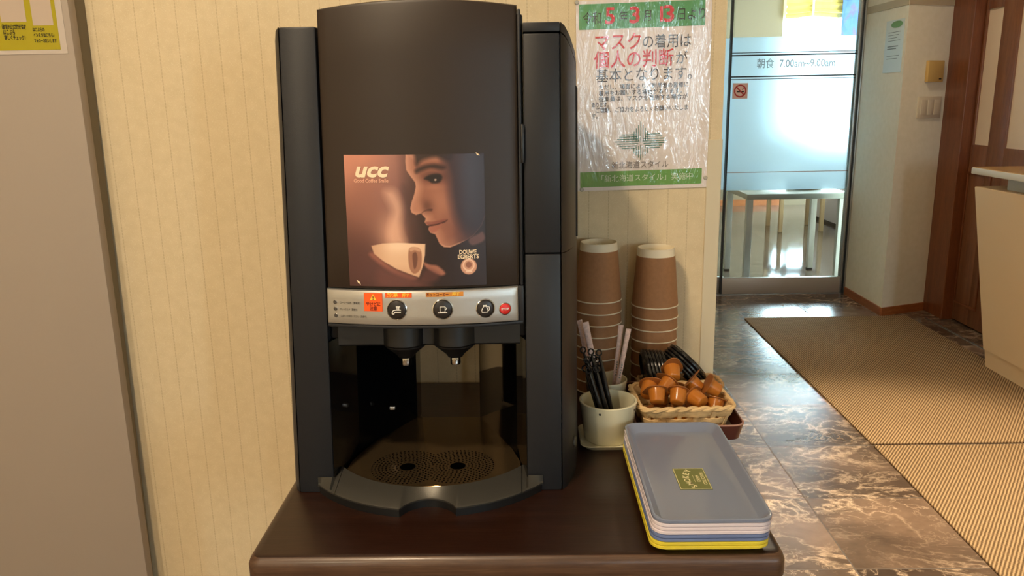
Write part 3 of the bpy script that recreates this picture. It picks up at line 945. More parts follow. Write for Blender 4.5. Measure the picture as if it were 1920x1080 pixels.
def paint_advert():
    xs = X0 + (X1 - X0) * (np.arange(AW) + 0.5) / AW
    ys = Y0 + (Y1 - Y0) * (np.arange(AH) + 0.5) / AH
    X, Y = np.meshgrid(xs, ys)
    img = np.zeros((AH, AW, 3))

    def C(*c):
        return np.array(c, float) / 255

    def sd(poly):
        """signed distance to a polygon (negative inside)"""
        P = np.array(poly, float); best = np.full(X.shape, 1e9); ins = np.zeros(X.shape, bool)
        for a, b in zip(P, np.roll(P, -1, 0)):
            e = b - a; wx = X - a[0]; wy = Y - a[1]
            t = np.clip((wx * e[0] + wy * e[1]) / max(1e-9, e @ e), 0, 1)
            best = np.minimum(best, (wx - e[0] * t) ** 2 + (wy - e[1] * t) ** 2)
            c = ((a[1] <= Y) & (b[1] > Y)) | ((b[1] <= Y) & (a[1] > Y))
            xi = a[0] + (Y - a[1]) * e[0] / (e[1] if abs(e[1]) > 1e-9 else 1e-9)
            ins ^= c & (X < xi)
        return np.where(ins, -1, 1) * np.sqrt(best)

    def smooth(p):
        """closed Catmull-Rom through p"""
        P = np.array(p, float); out = []
        for i in range(len(P)):
            a, b, c, d = P[i - 1], P[i], P[(i + 1) % len(P)], P[(i + 2) % len(P)]
            for t in (0, .25, .5, .75):
                out.append(0.5 * ((2 * b) + (c - a) * t + (2 * a - 5 * b + 4 * c - d) * t * t + (3 * b - a - 3 * c + d) * t ** 3))
        return out

    def over(col, a):
        nonlocal img
        a = a[..., None]; img = img * (1 - a) + (col if np.ndim(col) == 3 else np.asarray(col)) * a

    def soft(poly, w, sm=True):
        return np.clip(0.5 - sd(smooth(poly) if sm else poly) / w, 0, 1)

    def blob(cx, cy, rx, ry, p=1.0):
        return np.exp(-(((X - cx) / rx) ** 2 + ((Y - cy) / ry) ** 2) * p)

    # ground: salmon at upper left falling to maroon and brown-black
    img = np.ones((AH, AW, 3)) * C(62, 36, 34)
    over(C(216, 146, 122), np.clip(1.12 * blob(150, 60, 520, 420), 0, 1))
    over(C(150, 100, 88), 0.75 * blob(330, 420, 260, 330))
    over(C(92, 56, 56), 0.7 * blob(300, 900, 330, 200))
    over(C(34, 22, 24), np.clip((X - 560) / 260, 0, 1) * 0.85)
    # steam rising from the cup
    over(C(232, 176, 148), 0.75 * blob(520, 640, 115, 150))
    over(C(226, 176, 150), 0.7 * soft([(490, 710), (500, 560), (520, 470), (480, 380), (470, 330), (540, 320), (590, 390), (605, 470), (585, 560), (590, 640), (610, 712)], 70))
    over(C(70, 42, 40), 0.5 * soft([(610, 300), (650, 330), (690, 520), (740, 690), (640, 640), (622, 480)], 60))
    # face in profile
    face = [(640, 60), (636, 120), (640, 180), (668, 222), (702, 268), (706, 300), (694, 350), (672, 408), (660, 455), (668, 486), (700, 502), (738, 490),
            (750, 505), (772, 530), (762, 556), (778, 578), (800, 584), (788, 606), (802, 634), (838, 646), (852, 676), (868, 716), (900, 740), (945, 744), (1010, 720),
            (1070, 690), (1120, 660), (1180, 590), (1215, 500), (1215, 60)]
    F = soft(face, 7, False)
    over(C(150, 96, 78), F)
    inside = np.clip(-sd(face), 0, 400)
    over(C(216, 160, 134), F * np.clip(1 - inside / 70, 0, 1) * 0.75)
    over(C(104, 62, 52), F * np.clip((X - 860) / 210, 0, 1) * 0.9)
    over(C(48, 30, 34), F * np.clip((X - 960) / 190, 0, 1) * 0.95)
    over(C(186, 128, 104), F * 0.55 * blob(900, 420, 110, 110))
    over(C(170, 112, 92), F * 0.5 * blob(860, 660, 90, 60))
    # hair, brow, eye
    over(C(42, 26, 24), F * soft([(650, 60), (700, 72), (715, 150), (760, 112), (860, 92), (960, 120), (1000, 60), (1000, 40), (650, 40)], 34) * 0.95)
    over(C(40, 27, 34), F * soft([(930, 60), (950, 240), (960, 420), (1010, 560), (1100, 640), (1230, 560), (1230, 40)], 90) * 0.8)
    over(C(46, 28, 26), F * soft([(706, 178), (760, 150), (850, 138), (930, 160), (900, 182), (820, 170), (750, 190), (712, 205)], 26) * 0.9)
    over(C(70, 40, 36), F * 0.8 * blob(845, 232, 95, 40))
    over(C(28, 16, 16), F * soft([(770, 242), (815, 216), (880, 212), (902, 236), (880, 270), (830, 276), (800, 256)], 16))
    over(C(216, 190, 178), F * soft([(842, 254), (850, 246), (860, 250), (854, 260)], 8))
    over(C(176, 120, 98), F * 0.6 * blob(840, 305, 60, 18))
    # nose wing, nostril, lips
    over(C(96, 58, 48), F * 0.8 * blob(778, 440, 52, 52))
    over(C(186, 128, 104), F * 0.7 * blob(716, 440, 36, 46))
    over(C(66, 36, 32), F * 0.8 * soft([(742, 492), (775, 474), (815, 476), (822, 462), (790, 462), (756, 478)], 10))
    over(C(124, 66, 60), F * 0.7 * soft([(766, 556), (830, 552), (924, 536), (880, 562), (800, 582)], 10))
    over(C(70, 34, 32), F * soft([(786, 578), (850, 570), (905, 552), (934, 540), (910, 562), (850, 580), (800, 588)], 8))
    over(C(164, 98, 84), F * 0.8 * soft([(796, 592), (850, 584), (890, 568), (862, 612), (822, 632), (800, 622)], 12))
    over(C(222, 172, 146), F * 0.6 * soft([(868, 716), (900, 742), (945, 746), (1010, 722), (1070, 692), (1010, 712), (945, 734), (905, 730)], 8))
    # collar
    over(C(120, 84, 80), 0.7 * soft([(1085, 690), (1150, 655), (1190, 640), (1200, 700), (1110, 735)], 16))
    # hands under the cup
    over(C(150, 92, 78), 0.85 * soft([(330, 795), (372, 780), (450, 850), (560, 915), (690, 962), (640, 985), (500, 930), (390, 850)], 26))
    over(C(104, 62, 58), 0.85 * soft([(400, 900), (520, 930), (690, 975), (780, 1040), (420, 1040)], 70))
    over(C(172, 112, 94), 0.9 * soft([(742, 850), (790, 868), (850, 880), (905, 935), (860, 950), (770, 900)], 18))
    over(C(96, 56, 54), 0.7 * soft([(760, 900), (860, 945), (820, 1000), (720, 990)], 40))
    # cup and handle
    cup = [(354, 730), (372, 788), (440, 842), (540, 900), (640, 938), (706, 962), (738, 880), (756, 800), (762, 716), (560, 706), (440, 712)]
    K = soft(cup, 8, False)
    over(C(226, 186, 154), K)
    over(C(246, 214, 186), K * 0.8 * blob(560, 730, 150, 50))
    over(C(190, 142, 114), K * 0.7 * np.clip((500 - X) / 160, 0, 1))
    over(C(198, 152, 124), K * 0.6 * np.clip((Y - 860) / 90, 0, 1))
    over(C(156, 106, 84), soft([(640, 750), (680, 738), (724, 756), (732, 830), (716, 905), (672, 935), (640, 900), (630, 820)], 8) * 0.9)
    over(C(204, 158, 130), soft([(640, 750), (680, 738), (724, 756), (716, 772), (680, 760), (652, 770)], 8) * 0.9)
    over(C(96, 58, 48), soft([(664, 790), (690, 776), (700, 820), (690, 880), (672, 900), (664, 850)], 8) * 0.8)
    # seal
    over(C(206, 152, 126), np.clip(0.5 - (np.hypot(X - 1080, Y - 890) - 60) / 6, 0, 1))
    over(C(242, 206, 182), np.clip(0.5 - (np.abs(np.hypot(X - 1080, Y - 880) - 40) - 5) / 4, 0, 1) * 0.9)
    over(C(120, 70, 56), np.clip(0.5 - (np.hypot(X - 1080, Y - 878) - 22) / 6, 0, 1) * 0.7)
    over(C(246, 220, 200), soft([(1056, 922), (1104, 922), (1104, 934), (1056, 934)], 5, False) * 0.8)
    return np.clip(img, 0, 1)


# advert frame on the door, in machine coordinates (corner pixels give a slightly skewed sheet)
AC = ((-0.0955, 0.4392), (0.0783, 0.4388), (0.0790, 0.2792), (-0.0935, 0.2795))    # TL TR BR BL


def ad(s, t, off=0.0008):
    """advert coordinates s right, t down (0..1) to machine coordinates"""
    u = (AC[0][0] * (1 - s) + AC[1][0] * s) * (1 - t) + (AC[3][0] * (1 - s) + AC[2][0] * s) * t
    h = (AC[0][1] * (1 - s) + AC[1][1] * s) * (1 - t) + (AC[3][1] * (1 - s) + AC[2][1] * s) * t
    return (u, dface(u, off), h)


IMG = paint_advert()
bm = bmesh.new()
V = [[bm.verts.new(mw(*ad(i / AW, j / AH))) for i in range(AW + 1)] for j in range(AH + 1)]
FI = []
for j in range(AH):
    for i in range(AW):
        bm.faces.new((V[j][i], V[j + 1][i], V[j + 1][i + 1], V[j][i + 1])); FI.append((j, i))
m = mat('advert_print', rough=0.34, coat=0.12, coat_rough=0.2); n = N(m)
at = n.new('ShaderNodeVertexColor'); at.layer_name = 'print'; n.link(at.outputs[0], n.b.inputs['Base Color'])
ap = obj('advert_print', bm, m, CM, origin=CM['_o'], smooth=True, recalc=False)
ca = ap.data.color_attributes.new('print', 'FLOAT_COLOR', 'CORNER')
LI = np.where(IMG <= 0.04045, IMG / 12.92, ((IMG + 0.055) / 1.055) ** 2.4)
buf = np.ones((AH * AW, 4, 4), dtype=np.float32)
buf[:, :, :3] = LI.reshape(-1, 1, 3)
ca.data.foreach_set('color', buf.ravel())


def adt(body, zx, zy, size, w, bold=0.0, shear=0.0):
    """lettering on the advert, centred at drawing-frame position (zx, zy)"""
    return text_bm(body, size, lambda u, v: mw(*ad((zx - X0) / (X1 - X0) + u / (X1 - X0), (zy - Y0) / (Y1 - Y0) - v / (Y1 - Y0), 0.0014)), 'CENTER', bold=bold, shear=shear, fit=w)


ADW = mat('advert_cream', rgb(244, 222, 190), 0.4); ADP = mat('advert_peach', rgb(232, 178, 152), 0.4)
obj('logo_lettering', adt('ucc', 368, 180, 150, 258, 5.0, 0.28), ADW, ap, origin=CM['_o'], smooth=False)
obj('slogan_lettering', adt('Good Coffee Smile', 372, 256, 38, 262, 0.6), ADP, ap, origin=CM['_o'], smooth=False)
obj('brand_lettering', merge([adt('DOUWE', 1076, 783, 42, 128, 1.2), adt('EGBERTS', 1078, 818, 42, 156, 1.2)]), ADW, ap, origin=CM['_o'], smooth=False)
for pts in ([(225, 985), (252, 1000), (258, 1022), (238, 1006)], [(1150, 62), (1172, 72), (1180, 86), (1160, 82)]):
    bm = bmesh.new()                                     # peeled white corner of the print
    bm.faces.new([bm.verts.new(mw(*ad((x - X0) / (X1 - X0), (y - Y0) / (Y1 - Y0), 0.0024 if k % 2 else 0.0012))) for k, (x, y) in enumerate(pts)])
    obj('peeled_corner', bm, ADW, ap, origin=CM['_o'], smooth=False)

# --- silver control panel ------------------------------------------------
mobj('control_panel', bowed(-0.1250, 0.1185, 0.2308, 0.2745, 0.02, 0.0025, 0.003, 0.0, 28, 4), SILVER)
mobj('panel_frame', merge([bowed(-0.1250, 0.1250, 0.2262, 0.2304, 0.02, 0.001, 0.0015, 0.0, 28, 2), box(bmesh.new(), 0.1188, 0.1255, -0.0045, 0.02, 0.2262, 0.2745, 0.0012)]), PLASTIC)


def pf(u0, h0, off=0.0034):
    return lambda u, v: mw(u0 + u, dface(u0 + u, off), h0 + v)


def disc_button(name, u, h, r, m, depth=0.0022):
    bm = bmesh.new(); lathe(bm, [(0.0, depth), (r * 0.82, depth), (r * 0.95, depth * 0.7), (r, 0.0)], 32)
    xform(bm, lambda x, y, z: mw(u + x, dface(u + x, 0.003 + z), h + y))
    b = obj(name, bm, m, CM, origin=CM['_o'])
    bm = bmesh.new(); lathe(bm, [(r * 1.0, 0.0008), (r * 1.02, 0.0012), (r * 1.10, 0.0008), (r * 1.12, -0.0005)], 32)
    xform(bm, lambda x, y, z: mw(u + x, dface(u + x, 0.003 + z), h + y))
    obj('bezel_ring', bm, CHROME, b, origin=CM['_o'])
    return b


BTN = mat('button_brown_black', rgb(36, 30, 28), 0.35)
IW = mat('icon_white', rgb(236, 234, 228), 0.5)
SR = mat('stop_red', rgb(214, 44, 40), 0.4)


def icon(button, u, h, lines, w=0.0011):
    bm = bmesh.new()
    f = lambda a, b: mw(u + a, dface(u + a, 0.0056), h + b)
    for L in lines:
        cl = L[0] == L[-1]
        strip2d(bm, L[:-1] if cl else L, w, f, cl)
    obj('icon', bm, IW, button, origin=CM['_o'], smooth=False)


b = disc_button('water_button', -0.0335, 0.2512, 0.0118, BTN)
icon(b, -0.0335, 0.2512, [[(-0.0055, -0.005), (-0.0053, -0.0025), (-0.004, -0.0005), (-0.001, 0.0), (0.0055, 0.0)], [(-0.0032, -0.005), (-0.003, -0.0035), (-0.0018, -0.0026), (0.0055, -0.0026)],
                          [(0.0008, 0.0), (0.0008, 0.004)], [(0.003, 0.0), (0.003, 0.004)], [(-0.0008, 0.0042), (0.0048, 0.0042)], [(-0.0057, -0.005), (-0.003, -0.005)]])
b = disc_button('cup_button', 0.0242, 0.2512, 0.0118, BTN)
icon(b, 0.0242, 0.2512, [[(-0.0032, 0.0035), (-0.0032, -0.0028), (0.003, -0.0028), (0.003, 0.0035), (-0.0032, 0.0035)], [(0.003, 0.003), (0.005, 0.0015), (0.003, -0.001)], [(-0.006, -0.0038), (0.0055, -0.0038)]])
b = disc_button('jug_button', 0.0772, 0.2500, 0.0108, BTN)
icon(b, 0.0772, 0.2500, [[(-0.0022, 0.003), (-0.0045, -0.0015), (-0.0042, -0.0042), (0.0028, -0.0042), (0.0032, -0.0015), (0.0012, 0.003), (-0.0022, 0.003)], [(-0.003, 0.0042), (0.0018, 0.0042)], [(0.0018, 0.003), (0.005, 0.002), (0.005, -0.0015), (0.0032, -0.003)]])
b = disc_button('stop_button', 0.1018, 0.2478, 0.0070, SR)
obj('stop_lettering', text_bm('STOP', 0.0036, lambda u, v: mw(0.1018 + u, dface(0.1018 + u, 0.0056), 0.2478 + v), bold=0.00012, fit=0.0096), IW, b, origin=CM['_o'], smooth=False)
for k, (u, h) in enumerate(((-0.1138, 0.2585), (-0.1136, 0.2502), (-0.1132, 0.2416))):
    disc_button('indicator_light', u, h, 0.0023, mat('indicator_dark', rgb(70, 66, 64), 0.2) if k == 0 else MATS['indicator_dark'], 0.001)
PT = []
for u, h, body, w in ((-0.1078, 0.2580, 'コーヒー切れ（要補充）', 0.027), (-0.1075, 0.2496, 'ホットミルク（要補充）', 0.023), (-0.1072, 0.2412, 'しばらくお待ちください（洗浄中）', 0.034)):
    PT.append(text_bm(body, 0.0034, pf(u, h), 'LEFT', fit=w))
mobj('panel_lettering', merge(PT), BLK, smooth=False, warp=False)
ORANGE = mat('sticker_orange', rgb(250, 96, 30), 0.4); AMBER = mat('sticker_amber', rgb(214, 140, 52), 0.4); YEL = mat('sticker_yellow', rgb(250, 206, 70), 0.4); DRED = mat('sticker_dark_red', rgb(110, 24, 12), 0.5)


def sticker(name, u0, u1, h0, h1, m, dh=0.0):
    bm = bmesh.new(); nseg = 6
    for off in (0.0036,):
        T_ = [bm.verts.new(mw(u0 + (u1 - u0) * i / nseg, dface(u0 + (u1 - u0) * i / nseg, off), h1 + dh * i / nseg)) for i in range(nseg + 1)]
        B_ = [bm.verts.new(mw(u0 + (u1 - u0) * i / nseg, dface(u0 + (u1 - u0) * i / nseg, off), h0 + dh * i / nseg)) for i in range(nseg + 1)]
        for i in range(nseg):
            bm.faces.new((B_[i], B_[i + 1], T_[i + 1], T_[i]))
    return obj(name, bm, m, CM, origin=CM['_o'], smooth=False)


so = sticker('warning_sticker', -0.0753, -0.0515, 0.2488, 0.2718, ORANGE)
bm = bmesh.new(); flat(bm, [(-0.0042, -0.0035), (0.0042, -0.0035), (0.0, 0.0042)], pf(-0.0633, 0.2664, 0.0040)); obj('warning_triangle', bm, YEL, so, origin=CM['_o'], smooth=False)
bm = bmesh.new(); strip2d(bm, [(0, 0.0018), (0, -0.0012)], 0.0011, pf(-0.0633, 0.2660, 0.0043)); strip2d(bm, [(0, -0.0018), (0, -0.0027)], 0.0011, pf(-0.0633, 0.2660, 0.0043)); obj('exclamation_mark', bm, DRED, so, origin=CM['_o'], smooth=False)
obj('lettering', merge([text_bm('やけどに', 0.0056, pf(-0.0633, 0.2578, 0.0041), bold=0.0001, fit=0.0185), text_bm('注意', 0.0056, pf(-0.0633, 0.2521, 0.0041), bold=0.0001, fit=0.0095)]), DRED, so, origin=CM['_o'], smooth=False)
s2 = sticker('hot_water_sticker', -0.0478, -0.0142, 0.2662, 0.2722, ORANGE)
obj('lettering', merge([text_bm('熱湯', 0.0056, pf(-0.0385, 0.2692, 0.0041), bold=0.0001, fit=0.014), text_bm('押す', 0.0054, pf(-0.0215, 0.2692, 0.0041), bold=0.0001, fit=0.009)]), YEL, s2, origin=CM['_o'], smooth=False)
s3 = sticker('hot_coffee_sticker', 0.0035, 0.0502, 0.2668, 0.2724, AMBER)
obj('lettering', text_bm('ホットコーヒー', 0.0052, pf(0.0180, 0.2696, 0.0041), bold=0.00012, fit=0.0275), DRED, s3, origin=CM['_o'], smooth=False)
obj('press_lettering', text_bm('押す', 0.0056, pf(0.0410, 0.2696, 0.0041), bold=0.00012, fit=0.0095), YEL, s3, origin=CM['_o'], smooth=False)

# --- spout housing and nozzles -------------------------------------------
out_ = []
for i in range(61):
    u = -0.115 + 0.235 * i / 60
    d = 0.004
    for c in (-0.0305, 0.0345):
        if abs(u - c) < 0.029:
            d = min(d, 0.024 - 0.036 * math.sqrt(max(0, 1 - ((u - c) / 0.029) ** 2)) ** 0.8)
    out_.append((u, d))
bm = bmesh.new()
poly = out_ + [(0.120, 0.20), (-0.115, 0.20)]
loft(bm, [[(u, d + e, h) for u, d in poly] for e, h in ((0.003, 0.1965), (0.0, 0.199), (0.0, 0.2265))])
mobj('spout_housing', bm, BLACKP)
for c, h0 in ((-0.0305, 0.165), (0.0345, 0.166)):
    bm = bmesh.new(); lathe(bm, [(0.029, 0.199), (0.028, 0.194), (0.0125, 0.181), (0.0100, 0.177)], 32, (c, 0.022, 0), True, True)
    sp_ = mobj('spout_cone', bm, BLACKP)
    bm = bmesh.new()
    prof = [(0.0062, 0.179), (0.0068, 0.1775), (0.0068, 0.1675), (0.0060, 0.1662), (0.0045, 0.1662), (0.0045, 0.172)]
    R = lathe(bm, prof, 30, (c, 0.022, 0))
    for k, v in enumerate(R[1] + R[2]):
        if k % 3 == 0:
            v.co.x += (c - v.co.x) * 0.09; v.co.y += (0.022 - v.co.y) * 0.09
    xform(bm, mw); obj('nozzle', bm, CHROME, sp_, origin=CM['_o'])

# --- recess, drip tray and lip -------------------------------------------
for side, pts in ((-1, [(-0.1272, 0.002), (-0.112, 0.095), (-0.0445, 0.212), (-0.0445, 0.262)]), (1, [(0.1272, 0.002), (0.114, 0.075), (0.0545, 0.212), (0.0545, 0.262)])):
    bm = bmesh.new()
    o2 = [(u + side * 0.004, d + 0.004) for u, d in pts]
    loft(bm, [[(u, d, h) for u, d in pts + o2[::-1]] for h in (0.004, 0.204)])
    mobj('recess_wall', bm, GLOSS, smooth=False)
bm = box(bmesh.new(), -0.0735, -0.0655, 0.128, 0.133, 0.062, 0.067, 0.001)
mobj('cup_hook', bm, SILVER)


def arc_d(R, u, c=0.1225):
    return c - math.sqrt(max(1e-9, R * R - u * u))


def lipd(u):
    d = arc_d(0.1925, u)
    t = (u - 0.004) / 0.0345
    if abs(t) < 1:
        d += 0.0275 * (1 - t * t) ** 0.75
    return d


def lip_mesh(us, din, z_in, z_out, dz=0.0, doff=0.0):
    bm = bmesh.new(); rings = []
    for u in us:
        a, b = din(u), lipd(u) + doff
        b = min(b, a - 0.002)
        rings.append([(u, a, 0.0098), (u, a, z_in - 0.001), (u, a - 0.0012, z_in), (u, b + 0.0025, z_out), (u, b, z_out - 0.0015), (u, b + 0.0004, 0.0098)])
    loft(bm, rings)
    return bm


us = [-0.1198 + 0.2396 * i / 120 for i in range(121)]
mobj('drip_tray_front', lip_mesh(us, lambda u: arc_d(0.1525, u), 0.0225, 0.0135), LIPM)
for s in (-1, 1):
    us2 = [s * (0.1206 + 0.0274 * i / 10) for i in range(11)]
    mobj('base_wing', lip_mesh(us2, lambda u: min(arc_d(0.1525, u) if abs(u) < 0.1265 else -0.0012, 0.03), 0.0225, 0.0135), LIPM)
bm = bmesh.new()
rings = [[(u, lipd(u) + 0.0016, 0.0), (u, lipd(u) + 0.0008, 0.0096), (u, max(0.0295, lipd(u) + 0.002), 0.0096), (u, max(0.0295, lipd(u) + 0.002), 0.0)] for u in [-0.146 + 0.292 * i / 120 for i in range(121)]]
loft(bm, rings)
mobj('base_foot', bm, BLACKP)
mobj('base_floor', box(bmesh.new(), -0.1265, 0.1265, 0.0305, 0.22, 0.0005, 0.0085), GLOSS)


def plate_front(u):
    d = arc_d(0.1508, u)
    t = (u - 0.003) / 0.029
    if abs(t) < 1:
        d += 0.010 * (1 - t * t) ** 0.8
    return d


edge = [(u, plate_front(u)) for u in [-0.118 + 0.236 * i / 80 for i in range(81)]]
poly = edge + [(0.119, 0.05), (0.110, 0.082), (0.092, 0.15), (0.0685, 0.2125), (-0.0430, 0.2125), (-0.062, 0.19), (-0.0975, 0.12), (-0.116, 0.06)]
bm = bmesh.new()
loft(bm, [[(u, d, h) for u, d in poly] for h in (0.0088, 0.0158)] + [[(u * 0.995, d + (0.0008 if d < 0.05 else -0.0008), 0.0166) for u, d in poly]])
pl = mobj('drip_plate', bm, PLATE)
HOLE = mat('hole_black', rgb(3, 3, 3), 0.9, spec=0.0); GLINT = mat('hole_rim_glint', rgb(120, 104, 82), 0.25, 0.9)
bm = bmesh.new(); bm2 = bmesh.new()
HC = ((-0.0352, 0.038), (0.0330, 0.039))
for k, (cu, cd) in enumerate(HC):
    for ring in range(2, 10):
        r = 0.0055 + ring * 0.0048
        if r > 0.049:
            break
        cnt = int(2 * PI * r / 0.0056)
        for q in range(cnt):
            a = 2 * PI * (q + 0.5 * (ring % 2)) / cnt
            u, d = cu + r * math.cos(a), cd + r * math.sin(a)
            oth = HC[1 - k]
            if (u - (HC[0][0] + HC[1][0]) / 2) * (1 if k else -1) < 0:
                continue
            if d < plate_front(u) + 0.004:
                continue
            disc2d(bm, u, d, 0.00125, 0.00125, lambda a_, b_: mw(a_, b_, 0.01685), 8)
            strip2d(bm2, [(u + 0.0015 * math.cos(w), d + 0.0015 * math.sin(w)) for w in (0.6, 1.1, 1.57, 2.0, 2.5)], 0.0005, lambda a_, b_: mw(a_, b_, 0.01690))  # bright arc along the far hole edge draws in a glint
    disc2d(bm, cu, cd, 0.0105, 0.0105, lambda a_, b_: mw(a_, b_, 0.01685), 28)
    strip2d(bm2, [(cu + 0.0112 * math.cos(w * PI / 14), cd + 0.0112 * math.sin(w * PI / 14)) for w in range(28)], 0.0009, lambda a_, b_: mw(a_, b_, 0.0169), True)
obj('perforation', bm, HOLE, pl, origin=CM['_o'], smooth=False)
obj('perforation_rim_glint', bm2, GLINT, pl, origin=CM['_o'], smooth=False)

# ------------------------------------------------------------------ paper cups, upside down in two nested stacks
KRAFT = mat('kraft_paper', rgb(164, 118, 80), 0.75, vary=(160, 0.07), bump=(700, 0.12))
CUPW = mat('cup_white', rgb(238, 226, 200), 0.6)


def make_cup():
    t = thing('paper_cup', 'kraft paper cup', 'paper cup', local=True)
    bm = bmesh.new(); lathe(bm, [(0.0388, 0.0015), (0.0396, 0.0015), (0.0325, 0.0868), (0.0319, 0.0868), (0.0388, 0.0015)], 40)
    obj('cup_body', bm, KRAFT, t)
    bm = bmesh.new(); lathe(bm, [(0.0391, 0.0), (0.0403, 0.0002), (0.0407, 0.0011), (0.0403, 0.0021), (0.0394, 0.0022)], 40)
    obj('rolled_rim', bm, CUPW, t)
    bm = bmesh.new(); lathe(bm, [(0.0323, 0.0868), (0.0320, 0.0872), (0.0311, 0.1000), (0.0300, 0.1003), (0.0300, 0.0905), (0.0, 0.0905)], 40)
    obj('base_band', bm, CUPW, t)
    return t


ORD = ['topmost', 'second', 'third', 'fourth', 'fifth', 'sixth', 'seventh', 'eighth', 'lowest']
cup0 = make_cup(); first = True
for (cx, cy, ztop, nn, sp_, side) in ((0.1262, 1.335, 0.9128, 8, 0.0203, 'taller left'), (0.2235, 1.335, 0.9020, 7, 0.0201, 'shorter right')):
    for k in range(nn + 1):
        z = ztop - sp_ * k if (k < 5 or side == 'taller left') else ztop - sp_ * 4 - (ztop - sp_ * 4 - 0.7502) / 3 * (k - 4)
        z = max(z, 0.7502)
        c = cup0 if first else copy_tree(cup0); first = False
        c.location = (cx + random.uniform(-0.0003, 0.0003), cy, z); c.rotation_euler = (0, 0, random.uniform(0, 6))
        where = 'topmost upturned kraft paper cup of the %s stack, its white base showing' % side if k == 0 else \
            ('%s kraft paper cup %s in the %s upturned stack' % (ORD[k] if k < nn else 'lowest', 'from the top' if k < nn else 'standing on the table', side))
        tag(c, where, 'paper cup', 'upturned paper cups in two stacks')

# ------------------------------------------------------------------ cream pots
GLAZE = mat('cream_glaze', rgb(226, 220, 190), 0.16, coat=0.5, coat_rough=0.06)


def pot(x, y, z, r, h, label, dots=True, sauce=True):
    t = thing('ceramic_pot', label, 'pot', (x, y, z))
    z0 = z
    bm = bmesh.new()
    lathe(bm, [(0.0, 0.0), (r * 0.78, 0.0), (r * 0.82, 0.002), (r * 0.985, h - 0.004), (r, h - 0.001), (r * 0.985, h), (r * 0.93, h), (r * 0.915, h - 0.002), (r * 0.75, 0.007), (0.0, 0.006)], 48, (x, y, z0))
    obj('pot_body', bm, GLAZE, t)
    if dots:
        for a in (-1.95, -0.55, 2.6, 1.1):
            bm = bmesh.new()
            rr = r * 0.983 + 0.0003
            disc2d(bm, 0, 0, 0.0017, 0.0019, lambda u, v: (x + rr * math.cos(a) - u * math.sin(a), y + rr * math.sin(a) + u * math.cos(a), z0 + h - 0.0085 + v), 12)
            obj('black_dot', bm, BLK, t, smooth=False)
    return t


sc_ = thing('pot_saucer', 'cream square saucer under the front pot of black stirrers', 'saucer', (0.121, 1.112, 0.75))
bm = bmesh.new()
rings = [[(x, y, z) for x, y in rrect(0.121, 1.112, h_, h_, 0.014, 6)] for h_, z in ((0.037, 0.7503), (0.0435, 0.7575), (0.0425, 0.7585), (0.0385, 0.7550), (0.036, 0.7545))]
loft(bm, rings); obj('dish', bm, GLAZE, sc_)
bm = bmesh.new(); tube(bm, [(x, y, 0.7506) for x, y in rrect(0.121, 1.112, 0.034, 0.034, 0.01, 4)], 0.0006, 6, True)
obj('foot_ring', bm, GLAZE, sc_)
pot(0.1205, 1.112, 0.7546, 0.0430, 0.0605, 'cream glazed pot at the front holding the black stirrers')
pot(0.1285, 1.215, 0.7502, 0.0335, 0.0600, 'smaller cream pot behind the stirrers holding the sugar sticks', dots=False)

# black stirrers with looped ends
BLKP = mat('stirrer_black', rgb(16, 16, 18), 0.22, coat=0.3)
PINK = mat('sugar_paper', rgb(226, 196, 186), 0.7, vary=(260, 0.16))
STIR = [((0.0835, 1.118, 0.8905), (0.118, 1.120)), ((0.0945, 1.110, 0.8900), (0.124, 1.110)), ((0.1055, 1.104, 0.8905), (0.133, 1.104)),
        ((0.0880, 1.104, 0.8800), (0.120, 1.100)), ((0.0995, 1.120, 0.8770), (0.129, 1.122)), ((0.0915, 1.128, 0.8720), (0.122, 1.130)),
        ((0.1010, 1.098, 0.8680), (0.127, 1.096)), ((0.1080, 1.112, 0.8640), (0.1345, 1.114)), ((0.0860, 1.112, 0.8640), (0.1155, 1.112)),
        ((0.0965, 1.116, 0.8700), (0.1265, 1.118)), ((0.0905, 1.098, 0.8660), (0.1215, 1.092)), ((0.1040, 1.120, 0.8740), (0.1340, 1.122))]
WH = ['leftmost of the three tall loops', 'middle of the three tall loops', 'rightmost of the three tall loops', 'in front of the leftmost tall one', 'between the middle and right tall ones', 'behind the middle tall one',
      'front one below the tall loops', 'rightmost short one', 'leftmost short one', 'half hidden left of the middle tall one', 'nearest short one at the front left', 'half hidden behind the rightmost tall one']
for (top, bot), w in zip(STIR, WH):
    A = Vector(top); B = Vector((bot[0], bot[1], 0.7645))
    t = thing('coffee_stirrer', 'black plastic stirrer in the front cream pot, %s' % w, 'stirrer', B, 'black stirrers in the front pot')
    ax = (A - B).normalized()
    e1 = ax.orthogonal().normalized()
    e1 = (Vector((1, 0.2, 0)) - ax * ax.dot(Vector((1, 0.2, 0)))).normalized(); e2 = ax.cross(e1)
    bm = bmesh.new(); L = (A - B).length
    rings = []
    for k, w2, t2 in ((0.0, 0.0031, 0.0012), (0.3, 0.0033, 0.0013), (0.9, 0.0028, 0.0012), (1.0, 0.0014, 0.0009)):
        p = B + ax * (L - 0.006) * k
        rings.append([p + e1 * w2 * math.cos(q * PI / 5) + e2 * t2 * 1.4 * math.sin(q * PI / 5) for q in range(10)])
    loft(bm, rings); obj('shaft', bm, BLKP, t)
    c = A - ax * 0.0045 + ax * 0.004
    bm = bmesh.new(); tube(bm, [c + e1 * 0.0042 * math.cos(q * PI / 4) + ax * 0.0046 * math.sin(q * PI / 4) for q in range(8)], 0.0013, 6, True)
    obj('loop', bm, BLKP, t)

